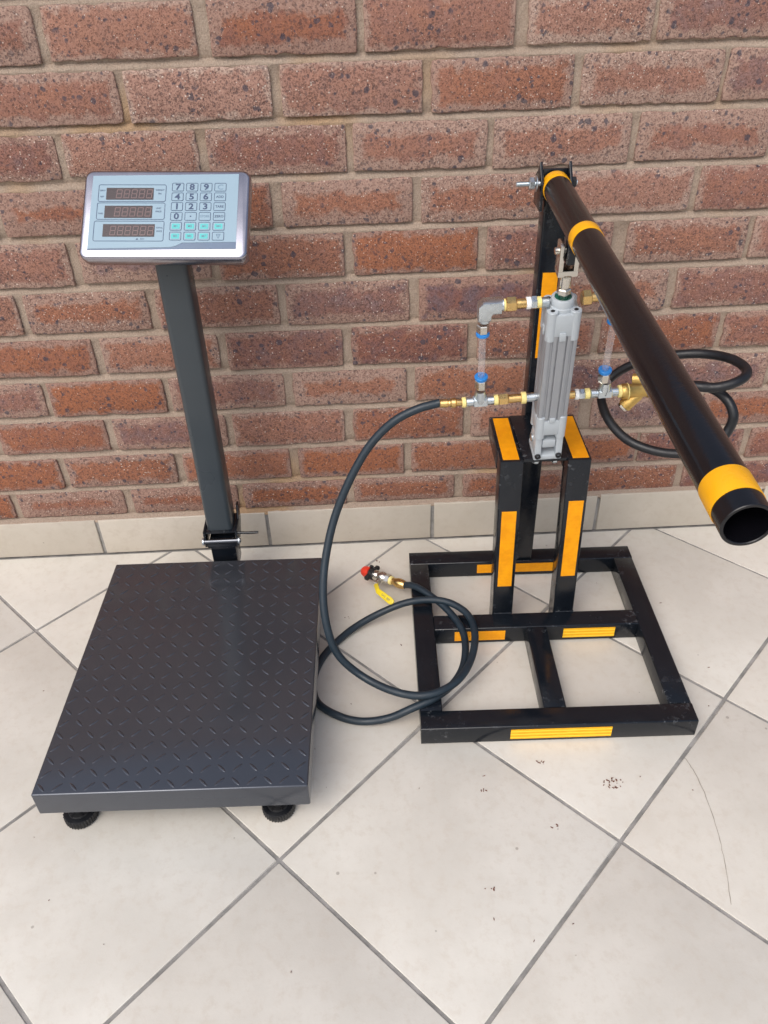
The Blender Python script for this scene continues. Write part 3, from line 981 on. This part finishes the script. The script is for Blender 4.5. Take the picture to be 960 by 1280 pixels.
sqtube('base_tube', fr(T + .0002, MV, zc + .0002), fr(W_ - T - .0002, MV, zc + .0002))
sqtube('base_tube', fr(0.2255, T + .0002, zc - .0003), fr(0.2255, MV - T/2 - .0002, zc - .0003))
# legs, top arms, plate
RY = Matrix.Rotation(R(-1.35), 3, 'Z')
ldir = RY @ V((1, 0, 0)); bdir = RY @ V((0, 1, 0))
LY = -0.2915
def leg(xb, xt, y, z0, z1):
    a = V((xb, y + T/2, z0)); b_ = V((xt, y + T/2, z1))
    z = (b_ - a).normalized(); x = ldir - z * ldir.dot(z); x.normalize(); yy = z.cross(x)
    mb = MB(); mb.prism(rrect(T, T, .0025, 3), 0, (b_ - a).length, frame(a, x, yy, z), 0.0004)
    return mb.build('leg', 'black', rig, angle=28)
legL = leg(0.9935, 0.9880, LY, 0.0015, 0.3800)
legR = leg(1.1085, 1.0990, LY - .003, 0.0015, 0.3800)
for xx, yy0 in ((0.9878, LY), (1.0998, LY - .003)):
    a = V((xx, yy0 + T + .0003, .3608)); b_ = a + bdir * 0.108
    sqtube('top_tube', a, b_)
mb = MB(); mb.box((1.0438, LY + 0.074, 0.3785), (0.0735, 0.142, 0.006), None, 0.0006); mb.build('top_plate', 'black', rig)
# rear post
mb = MB(); mb.prism(rrect(T + .002, T - .002, .0025, 3), 0.0385, 0.782, frame((1.0565, -0.1245, 0), ldir, bdir, (0, 0, 1)), 0.0006)
post = mb.build('rear_post', 'black', rig, angle=28)
def weld(a, b, name='weld_bead'):
    mb = MB(); a = V(a); b = V(b); n = int((b - a).length / 0.0026)
    pts = []
    for i in range(n + 1):
        pts.append(tuple(a.lerp(b, i / n) + V((random.uniform(-.0004, .0004), random.uniform(-.0004, .0004), random.uniform(0, .0006)))))
    mb.sweep(pts, 0.0019, 8, 2)
    return mb.build(name, 'black', rig, angle=80)
weld((0.976, LY - .0004, .0386), (1.011, LY - .0012, .0386))
weld((1.091, LY - .0034, .0386), (1.126, LY - .0042, .0386))
weld((1.0375, -0.1440, .0386), (1.0755, -0.1449, .0386))
# reflective strips: thin tape with its own thickness
def strip(c, s, m, mat='tape', parent=rig):
    mb = MB(); mb.box(c, s, m, 0.0002, 1)
    return mb.build('reflective_strip', mat, parent, angle=30)
strip((0.2300, -0.0004, 0.0190), (0.166, 0.0008, 0.0235), FR, 'tapebright')
strip((0.122, 0.2245 - .0006, 0.0195), (0.094, 0.0008, 0.023), FR, 'tape')
strip((0.325, 0.2245 - .0006, 0.0195), (0.096, 0.0008, 0.023), FR, 'tapebright')
strip((0.215, 0.4497 - T - .0006, 0.0205), (0.155, 0.0008, 0.022), FR, 'tape')
def legstrip(xb, xt, y, z0, z1):
    f0 = lambda z: xb + (xt - xb) * z / 0.38
    a = V((f0(z0), y, z0)); b_ = V((f0(z1), y, z1))
    z = (b_ - a).normalized(); x = ldir - z * ldir.dot(z); x.normalize(); yy = z.cross(x)
    m = frame(a, x, yy, z)
    strip((0.0, -0.0004, (b_ - a).length / 2), (0.0255, 0.0008, (b_ - a).length), m)
legstrip(0.9935, 0.9880, LY, 0.107, 0.2785)
legstrip(1.1085, 1.1000, LY - .003, 0.128, 0.2970)
for xx, yy0, wd in ((0.9868, LY, .0268), (1.1010, LY - .003, .0268)):
    m = frame((xx, yy0 + .0055, 0.3800), ldir, bdir, (0, 0, 1))
    strip((0, 0.0665, 0.0006), (wd, 0.133, 0.0008), m)
mb = MB(); mb.box((0, -(T - .002) / 2 - 0.0005, 0.5640), (0.0245, 0.0008, 0.148), frame((1.0565, -0.1245, 0), ldir, bdir, (0, 0, 1)), .0002, 1)
mb.build('reflective_strip', 'tape', rig, angle=30)

# lever pivot on the post
PA = V((1.0472, -0.1412, 0.7753)); PB = V((1.0282, -0.9275, 0.7408))
PDIR = (PB - PA).normalized()
PS = PA + PDIR * 0.012
mb = MB()
mb.box((1.0480, -0.1395, 0.7740), (0.036, 0.006, 0.042), None, 0.0008)
piv = mb.build('pivot_bracket', 'black', rig)
for s, x in ((-1, 1.0250), (1, 1.0680)):
    mb = MB()
    m = frame((x, -0.150, 0), (0, 1, 0), (0, 0, 1), (1, 0, 0))
    mb.prism([(-0.020, 0.742), (0.026, 0.742), (0.026, 0.784), (0.012, 0.793), (0.003, 0.8060), (-0.007, 0.793), (-0.020, 0.780)], -0.002, 0.002, m, 0.0005)
    mb.build('bracket_ear', 'black', piv)
BZ, BY = 0.7790, -0.158
mb = MB(); prof = [(0, 0.0030)]
for k in range(22):
    prof += [(0.001 + k * .0012, 0.0039), (0.0016 + k * .0012, 0.0033)]
prof += [(0.030, 0.0039), (0.090, 0.0039)]
mb.lathe((0.9880, BY, BZ), (1.0790, BY, BZ), prof, 20)
bolt = mb.build('pivot_bolt', 'zinc', piv)
mb = MB(); mb.hexn((1.0065, BY, BZ), (1.0145, BY, BZ), 0.0092, R(30)); mb.build('nut', 'zinc', piv)
mb = MB(); mb.rod((1.0165, BY, BZ), (1.0185, BY, BZ), 0.0112); mb.build('washer', 'zinc', piv)
mb = MB(); mb.hexn((1.0705, BY, BZ), (1.0760, BY, BZ), 0.0080, R(30)); mb.build('bolt_head', 'plastic', piv)
mb = MB(); mb.rod((1.0290, BY, BZ - .016), (1.0690, BY, BZ - .016), 0.0085); mb.build('pivot_sleeve', 'black', piv)
# lever arm: hollow pipe with three bands
LP = (PB - PS).length
mb = MB(); mb.tube(PS, PB, 0.02025, 0.0172, 64, 0.30)
lev = mb.build('lever_arm', 'leverp', rig, angle=30)
def band(t0, t1):
    mb = MB()
    a = PS + PDIR * t0; b_ = PS + PDIR * t1; l = t1 - t0
    mb.lathe(a, b_, [(0, .0203), (0, .0207), (.0005, .02085), (l * .5, .0209), (l - .0005, .02085), (l, .0207), (l, .0203), (0, .0203)], 64, caps=False)
    return mb.build('reflective_band', 'tapeband', lev, angle=50)
band(0.001, 0.024); band(0.205, 0.2290); band(0.7265, 0.7555)
mb = MB()
mb.box((0, 0, 0), (0.010, 0.030, 0.030), frame((1.0290, -0.342, 0.7435), (1, 0, 0), (0, 1, 0), (0, 0, 1)), 0.001)
mb.build('lever_lug', 'black', lev)

# ------------------------------------------------------------------ air cylinder
P0 = V((1.0452, -0.268, 0.383)); P1 = V((1.0290, -0.338, 0.745))
ca = (P1 - P0).normalized()
cs = (V((1, 0, 0)) - ca * ca.x).normalized()
cn = ca.cross(cs)                   # points to the wall
CF = frame(P0, cs, cn, ca)          # local x right, y back, z along the rod
def cp(x, y, z): return CF @ V((x, y, z))
def sym(pts):
    return pts
hw = 0.0228
side = [(-hw + .003, -hw), (-.0165, -hw), (-.0158, -hw + .0022), (-.0128, -hw + .0022), (-.0121, -hw), (-.0078, -hw), (-.0072, -hw + .0026), (-.0056, -hw + .0026), (-.0050, -hw),
        (.0050, -hw), (.0056, -hw + .0026), (.0072, -hw + .0026), (.0078, -hw), (.0121, -hw), (.0128, -hw + .0022), (.0158, -hw + .0022), (.0165, -hw), (hw - .003, -hw), (hw - .0009, -hw + .0009)]
prof = []
for k in range(4):
    c_, s_ = [(1, 0), (0, 1), (-1, 0), (0, -1)][k]
    prof += [(x * c_ - y * s_, x * s_ + y * c_) for x, y in side]
mb = MB(); mb.prism(prof, 0.088, 0.245, CF)
cyl = mb.build('cylinder_barrel', 'alu', rig, angle=25)
def boss(mb, x, y, z0, z1, r=.0078):
    mb.rod(cp(x, y, z0), cp(x, y, z1), r, 24, 0.0008)
q = 0.0163
mb = MB()
mb.prism(rrect(0.0455, 0.0455, .004, 4), 0.2440, 0.2795, CF, 0.0012)
for x in (-q, q):
    for y in (-q, q): boss(mb, x, y, 0.2365, 0.2845)
for s in (-1, 1):
    mb.box((0, s * .0215, .2440), (.0090, .006, .014), CF, 0.0008); mb.box((s * .0215, 0, .2440), (.006, .0090, .014), CF, 0.0008)
mb.lathe(cp(0, 0, .279), cp(0, 0, .3), [(0, .0185), (.0055, .0180), (.0062, .0166), (.0160, .0164), (.0175, .0152), (.0175, .0122), (.0130, .0118)], 40)
cap = mb.build('head_cap', 'cast', rig)
for x in (-q, q):
    for y in (-q, q):
        mb = MB(); mb.hexn(cp(x, y, .2820), cp(x, y, .2849), .0036); mb.build('cap_screw', 'darkin', cap)
mb = MB(); mb.lathe(cp(0, 0, .285), cp(0, 0, .30), [(0, .0122), (.0095, .0120), (.0098, .0095), (.0075, .0062)], 36); mb.build('rod_seal', 'green', cap)
mb = MB()
mb.prism(rrect(0.0460, 0.0460, .005, 4), 0.0560, 0.0865, CF, 0.0018)
for x in (-q, q):
    for y in (-q, q): boss(mb, x, y, 0.0485, 0.0935, .0080)
for s in (-1, 1):
    mb.box((0, s * .0215, .0875), (.0090, .006, .009), CF, 0.0008)
ecap = mb.build('end_cap', 'cast', rig)
# foot clevis
mb = MB()
mb.box((0, 0.001, 0.0060), (0.046, 0.046, 0.010), CF, 0.0025)
for s in (-1, 1):
    mb.prism([(-.0225, .003), (.0225, .003), (.0225, .018), (.012, .048), (-.0205, .050), (-.0225, .018)], -.0052, .0052, CF @ frame((s * .0168, 0, 0), (0, 1, 0), (0, 0, 1), (1, 0, 0)), 0.0012)
mb.box((0, -.006, .0345), (.0225, .028, .0175), CF, 0.003)
mnt = mb.build('foot_clevis', 'cast', rig)
for s in (-1, 1):
    mb = MB(); mb.tube(cp(s * .0168, -.0205, .0115), cp(s * .0168, -.0262, .0115), .0048, .0026, 24, .004); mb.build('cap_screw', 'darkin', mnt)
mb = MB(); mb.rod(cp(-.0245, .004, .030), cp(.0245, .004, .030), .0062); mb.build('clevis_pin', 'zinc', mnt)
for s in (-1, 1):
    mb = MB(); mb.hexn(V((1.0445 + s * .0155, LY + .012, .3755)), V((1.0445 + s * .0155, LY + .012, .3690)), .0062); mb.build('nut', 'zinc', mnt)
# rod, nut, fork
mb = MB(); mb.rod(cp(0, 0, .28), cp(0, 0, .333), .0062); mb.build('piston_rod', 'nickel', rig)
mb = MB(); mb.hexn(cp(0, 0, .3005), cp(0, 0, .3100), .0098, R(30)); mb.build('lock_nut', 'nickel', rig)
mb = MB()
mb.lathe(cp(0, 0, .3120), cp(0, 0, .335), [(0, .0080), (.0008, .0088), (.0175, .0090), (.021, .0125)], 32)
mb.box((0, 0, .3365), (.0275, .0220, .0100), CF, .0015)
for s in (-1, 1):
    mb.box((s * .0102, 0, .3590), (.0068, .0220, .0390), CF, .0018)
fork = mb.build('rod_fork', 'nickel', rig)
mb = MB(); mb.rod(cp(-.0185, 0, .3665), cp(.0185, 0, .3665), .0048); mb.build('fork_pin', 'nickel', fork)

# ------------------------------------------------------------------ pipe fittings (local x, z in the cylinder's own plane)
def F(name, mat, build, parent=rig):
    mb = MB(); build(mb); return mb.build(name, mat, parent)
def rodx(x0, x1, z, r, z2=None): return lambda mb: mb.rod(cp(x0, 0, z), cp(x1, 0, z if z2 is None else z2), r)
def hexx(x0, x1, z, r, rot=0): return lambda mb: mb.hexn(cp(x0, 0, z), cp(x1, 0, z), r, rot)
ZU, ZL = 0.2895, 0.1185
o5 = 0.005
def X(v): return v + 0.0046     # measured before the cylinder's centre was moved left by 4.6 mm
def elbow(mb, x, z, sgn):
    # sgn -1: mouth to the right (left elbow), +1: mouth to the left
    # forged elbow: mitred, faceted outer corner with short collars
    s = -sgn
    poly = [(-.0098, -.0200), (.0092, -.0200), (.0092, -.0118), (.0118, -.0092), (.0235, -.0092), (.0235, .0094), (-.0030, .0094), (-.0098, .0030)]
    mb.prism([(x + s * a, z + b) for a, b in (poly if s > 0 else poly)], -.0092, .0092, CF @ frame((0, 0, 0), (1, 0, 0), (0, 0, 1), (0, -1, 0)), .0022)
    mb.rod(cp(x + s * .021, 0, z), cp(x + s * .0265, 0, z), .0088)
    mb.rod(cp(x, 0, z - .018), cp(x, 0, z - .0250), .0080)
def tee(mb, x, z):
    mb.rod(cp(x - .0215, 0, z), cp(x + .0215, 0, z), .0070)
    mb.hexn(cp(x - .0110, 0, z), cp(x + .0110, 0, z), .0100, R(30))
    mb.lathe(cp(x, 0, z), cp(x, 0, z + .03), [(0, .0090), (.010, .0095), (.019, .0078), (.021, .0078)], 24)
def upright(x, zb, zt, parent=rig):
    """push-in fittings and clear tube between a tee and an elbow"""
    F('hex_adaptor', 'nickel', lambda mb: mb.hexn(cp(x, 0, zb - .021), cp(x, 0, zb - .005), .0092), parent)
    F('release_ring', 'blue', lambda mb: mb.lathe(cp(x, 0, zb - .005), cp(x, 0, zb + .002), [(0, .0080), (.0015, .0080), (.002, .0098), (.0062, .0102), (.007, .0096), (.007, .0052), (.005, .0050)], 28), parent)
    F('hex_adaptor', 'nickel', lambda mb: mb.hexn(cp(x, 0, zt + .003), cp(x, 0, zt + .017), .0092), parent)
    F('release_ring', 'blue', lambda mb: mb.lathe(cp(x, 0, zt + .004), cp(x, 0, zt - .002), [(0, .0080), (.0012, .0080), (.0016, .0096), (.0052, .0100), (.006, .0094), (.006, .0052), (.004, .0050)], 28), parent)
    def tb(mb):
        r0, r1 = .0052, .0040
        mb.lathe(cp(x, 0, zb - .004), cp(x, 0, zt + .004), [(0, r1), (0, r0), (zt - zb + .008, r0), (zt - zb + .008, r1), (.0, r1)], 24, caps=False)
    F('clear_tube', 'clear', tb, parent)

# left side, upper line
xe = X(-0.1130)
F('elbow_fitting', 'zinc', lambda mb: elbow(mb, xe, ZU, -1))
F('thread_tape', 'ptfe', rodx(X(-.0928), X(-.0838), ZU, .0084))
F('brass_nut', 'brass', hexx(X(-.0838), X(-.0692), ZU, .0108, R(30)))
F('brass_nipple', 'brass', rodx(X(-.0692), X(-.0555), ZU, .0070))
F('white_collar', 'white', rodx(X(-.0555), X(-.0490), ZU, .0086))
F('hex_adaptor', 'zinc', hexx(X(-.0490), X(-.0405), ZU, .0094, R(30)))
F('thread_tape', 'ptfe', rodx(X(-.0405), X(-.0345), ZU, .0080))
F('port_nipple', 'zinc', rodx(X(-.0345), X(-.0240), ZU - .001, .0072))
# left side, lower line
xt = X(-0.1150)
F('tee_fitting', 'zinc', lambda mb: tee(mb, xt, ZL))
upright(X(-0.1145), 0.1655, 0.2435)
F('thread_tape', 'ptfe', rodx(X(-.0935), X(-.0870), ZL, .0082))
F('brass_nut', 'brass', hexx(X(-.0870), X(-.0715), ZL, .0092, R(30)))
F('brass_nipple', 'brass', rodx(X(-.0715), X(-.0515), ZL, .0068))
F('thread_tape', 'ptfe', rodx(X(-.0515), X(-.0440), ZL, .0092))
F('port_nipple', 'zinc', rodx(X(-.0440), X(-.0240), ZL, .0070))
# right side, upper line
F('brass_nut', 'brass', hexx(X(.0215), X(.0345), ZU + .0010, .0112, R(30)))
F('brass_nipple', 'brass', rodx(X(.0345), X(.0560), ZU + .0010, .0068))
F('elbow_fitting', 'zinc', lambda mb: elbow(mb, X(.0720), ZU, 1))
# right side, lower line
F('brass_nipple', 'brass', rodx(X(.0190), X(.0315), ZL - .0015, .0062))
F('white_collar', 'white', rodx(X(.0315), X(.0375), ZL - .0015, .0084))
F('hex_adaptor', 'zinc', hexx(X(.0375), X(.0470), ZL - .0015, .0084, R(30)))
F('thread_tape', 'ptfe', rodx(X(.0470), X(.0545), ZL - .0015, .0084))
F('tee_fitting', 'zinc', lambda mb: tee(mb, X(.0770), ZL - .002))
upright(X(0.0725), 0.1605, 0.2480)
F('thread_tape', 'ptfe', rodx(X(.0985), X(.1035), ZL - .002, .0098))
def strainer(mb):
    z = ZL - .003
    mb.lathe(cp(X(.1035), 0, z), cp(X(.155), 0, z), [(0, .0112), (.002, .0122), (.010, .0122), (.012, .0108), (.030, .0112), (.038, .0108), (.040, .0126), (.050, .0124)], 32)
    mb.lathe(cp(X(.136), 0, z - .001), cp(X(.110), -.004, z - .028), [(0, .0075), (.010, .0100), (.030, .0104), (.0302, .0112), (.035, .0108), (.0365, .009)], 28)
st = F('strainer_body', 'castbrass', strainer)
F('strainer_plug', 'nickel', lambda mb: mb.hexn(cp(X(.1125), -.0036, ZL - .0275), cp(X(.1075), -.0046, ZL - .0330), .0085), st)
F('thread_tape', 'ptfe', rodx(X(.1125), X(.1140), ZL - .003, .0127), st)
F('hose_barb', 'brass', rodx(X(.152), X(.172), ZL - .003, .0080))

# ================================================================== HOSES
lh = empty('air_hose', (0.78, -0.38, 0), 'blue black air hose looped on the floor, with yellow levered valve and red cap', 'hose')
HL = [(0.868, -0.285, 0.492), (0.851, -0.2852, 0.488), (0.831, -0.2852, 0.482), (0.795, -0.288, 0.464), (0.757, -0.296, 0.428), (0.723, -0.31, 0.375), (0.693, -0.33, 0.311),
      (0.6745, -0.362, 0.25), (0.6675, -0.395, 0.198), (0.672, -0.422, 0.150), (0.686, -0.436, 0.103), (0.719, -0.446, 0.064), (0.764, -0.474, 0.055), (0.812, -0.494, 0.056),
      (0.854, -0.490, 0.058), (0.892, -0.462, 0.057), (0.919, -0.412, 0.054), (0.932, -0.354, 0.052), (0.926, -0.306, 0.052), (0.899, -0.273, 0.052), (0.863, -0.258, 0.050),
      (0.817, -0.258, 0.0470), (0.77, -0.262, 0.030), (0.723, -0.277, 0.014), (0.685, -0.308, 0.0085), (0.652, -0.353, 0.0072), (0.637, -0.406, 0.0072), (0.644, -0.455, 0.0072),
      (0.678, -0.486, 0.0072), (0.719, -0.503, 0.008), (0.766, -0.506, 0.016), (0.806, -0.504, 0.036), (0.845, -0.492, 0.0447), (0.879, -0.463, 0.043), (0.903, -0.420, 0.0395),
      (0.914, -0.363, 0.0385), (0.909, -0.319, 0.0400), (0.890, -0.279, 0.042), (0.868, -0.249, 0.0447), (0.842, -0.219, 0.0447), (0.826, -0.203, 0.0400), (0.8125, -0.191, 0.0300)]
mb = MB(); mb.sweep(HL, 0.0067, 16)
mb.build('hose_line', 'hoseblue', lh, angle=60)
# machine end: barb and ferrule
e0 = cp(X(-.1775), 0, ZL + .001); e1_ = cp(X(-.1365), 0, ZL)
def mach(mb):
    mb.lathe(e0, e1_, [(0, .0050), (.001, .0062), (.012, .0066), (.013, .0052), (.0155, .0052), (.0165, .0058), (.018, .0075), (.024, .0078), (.026, .0055), (.034, .0050), (.0345, .0058), (.041, .0058)], 6 * 4)
F('hose_barb', 'brass', mach, lh)
F('thread_tape', 'ptfe', lambda mb: mb.rod(cp(X(-.1430), 0, ZL), cp(X(-.1370), 0, ZL), .0082), lh)
# floor end: barb, ball valve with yellow handle, red cap
d0 = V((0.8155, -0.1935, 0.0315)); d1 = V((0.700, -0.105, 0.0165))
dd = (d1 - d0).normalized()
def vp(t, x=0, z=0):
    s = V((-dd.y, dd.x, 0)).normalized(); u = dd.cross(s); u = u if u.z > 0 else -u
    return d0 + dd * t + s * x + u * z
F('hose_barb', 'brass', lambda mb: mb.lathe(vp(0), vp(.04), [(0, .0070), (.002, .0082), (.006, .0092), (.013, .0102), (.019, .0098), (.024, .0080), (.031, .0062), (.033, .0070), (.036, .0070)], 28), lh)
F('thread_tape', 'ptfe', lambda mb: mb.lathe(vp(.031), vp(.037), [(0, .0075), (.001, .0088), (.0055, .0090), (.0065, .0078)], 28), lh)
def vbody(mb):
    mb.hexn(vp(.037), vp(.047), .0108, R(15))
    mb.lathe(vp(.046), vp(.08), [(0, .0090), (.004, .0112), (.010, .0122), (.016, .0112), (.019, .0095), (.021, .0105), (.030, .0105)], 30)
    mb.rod(vp(.057), vp(.057, .017, -.002), .0056)
body = F('valve_body', 'nickel', vbody, lh)
F('handle_nut', 'nickel', lambda mb: mb.hexn(vp(.057, .0160, -.002), vp(.057, .0225, -.003), .0066), body)
# wing coupling collar
def wing(mb):
    mb.lathe(vp(.075), vp(.088), [(0, .0118), (.001, .0128), (.010, .0128), (.011, .0112)], 12)
    for s in (-1, 1):
        m_ = frame(vp(.0815), dd, (vp(0, 1) - vp(0)).normalized(), (vp(0, 0, 1) - vp(0)).normalized())
        mb.box((0, s * .0160, .002), (.0095, .012, .0085), m_, .002)
        mb.box((-.004 * s, s * .0060, .0125), (.0085, .0065, .006), m_, .002)
F('wing_collar', 'plastic', wing, lh)
F('red_cap', 'red', lambda mb: mb.lathe(vp(.087), vp(.110), [(0, .0100), (.001, .0118), (.011, .0116), (.016, .0098), (.019, .0070), (.0205, .003), (.0208, 0.0)], 30), lh)
# yellow lever, plate running back along the hose
def lever(mb):
    a = vp(.0575, .0215, -.0025); b = V((0.7610, -0.2080, 0.0330)); c = V((0.7905, -0.2430, 0.0300))
    up = V((-0.15, -0.75, 0.65)).normalized()
    def seg(p, q_, w):
        z = (q_ - p).normalized(); x = (up - z * up.dot(z)).normalized(); y = z.cross(x)
        mb.prism([(-.0011, -w), (.0011, -w), (.0011, w), (-.0011, w)], 0, (q_ - p).length, frame(p, x, y, z), .0003)
    seg(a, b, .0045)
    z = (c - b).normalized(); x = (up - z * up.dot(z)).normalized(); y = z.cross(x)
    l = (c - b).length
    pts = [(-.0012, -.0048), (.0012, -.0048), (.0012, .0048), (-.0012, .0048)]
    outl = [(0, -.0052), (l * .8, -.0066), (l * .95, -.0052), (l, -.001), (l, .001), (l * .95, .0052), (l * .8, .0066), (0, .0052)]
    mb.prism(outl, -.0014, .0014, frame(b - z * .002, z, y, x), .0005)
lv = F('valve_lever', 'yellow', lever, lh)
b = V((0.7610, -0.2080, 0.0330)); c = V((0.7905, -0.2430, 0.0300)); up = V((-0.15, -0.75, 0.65)).normalized()
z = (c - b).normalized(); x = (up - z * up.dot(z)).normalized(); y = x.cross(z)
text('lettering', 'GAS  BSP', 0.0060, frame((b + c) / 2 + x * .00145, z, y, x), 'ink', lh, sx=1.0)

rh = empty('coiled_hose', (1.20, -0.33, 0.44), 'black air hose coiled in mid air behind the round lever arm', 'hose')
HR = [tuple(cp(X(.166), 0, ZL - .003)), (1.224, -0.305, 0.505), (1.237, -0.325, 0.525), (1.252, -0.345, 0.534), (1.266, -0.362, 0.533), (1.277, -0.378, 0.525), (1.283, -0.39, 0.509), (1.281, -0.392, 0.49), (1.268, -0.396, 0.468), (1.244, -0.395, 0.451), (1.214, -0.382, 0.442),
      (1.184, -0.365, 0.439), (1.153, -0.342, 0.444), (1.133, -0.313, 0.457), (1.127, -0.279, 0.469), (1.131, -0.250, 0.482), (1.147, -0.239, 0.498), (1.168, -0.242, 0.517), (1.198, -0.255, 0.536),
      (1.237, -0.271, 0.55), (1.272, -0.29, 0.558), (1.294, -0.323, 0.565), (1.301, -0.354, 0.566), (1.294, -0.374, 0.564), (1.275, -0.384, 0.559), (1.251, -0.382, 0.552), (1.227, -0.371, 0.549),
      (1.21, -0.353, 0.547), (1.196, -0.340, 0.545)]
mb = MB(); mb.sweep(HR, 0.0071, 16); mb.build('hose_line', 'rubber', rh, angle=60)
F('hose_ferrule', 'castbrass', lambda mb: mb.lathe(V((1.200, -0.344, .546)), V((1.140, -.313, .536)), [(0, .0078), (.002, .0088), (.018, .0088), (.020, .0070), (.026, .0070), (.028, .0098), (.038, .0098), (.040, .0080), (.054, .0076), (.055, .0060)], 24), rh)
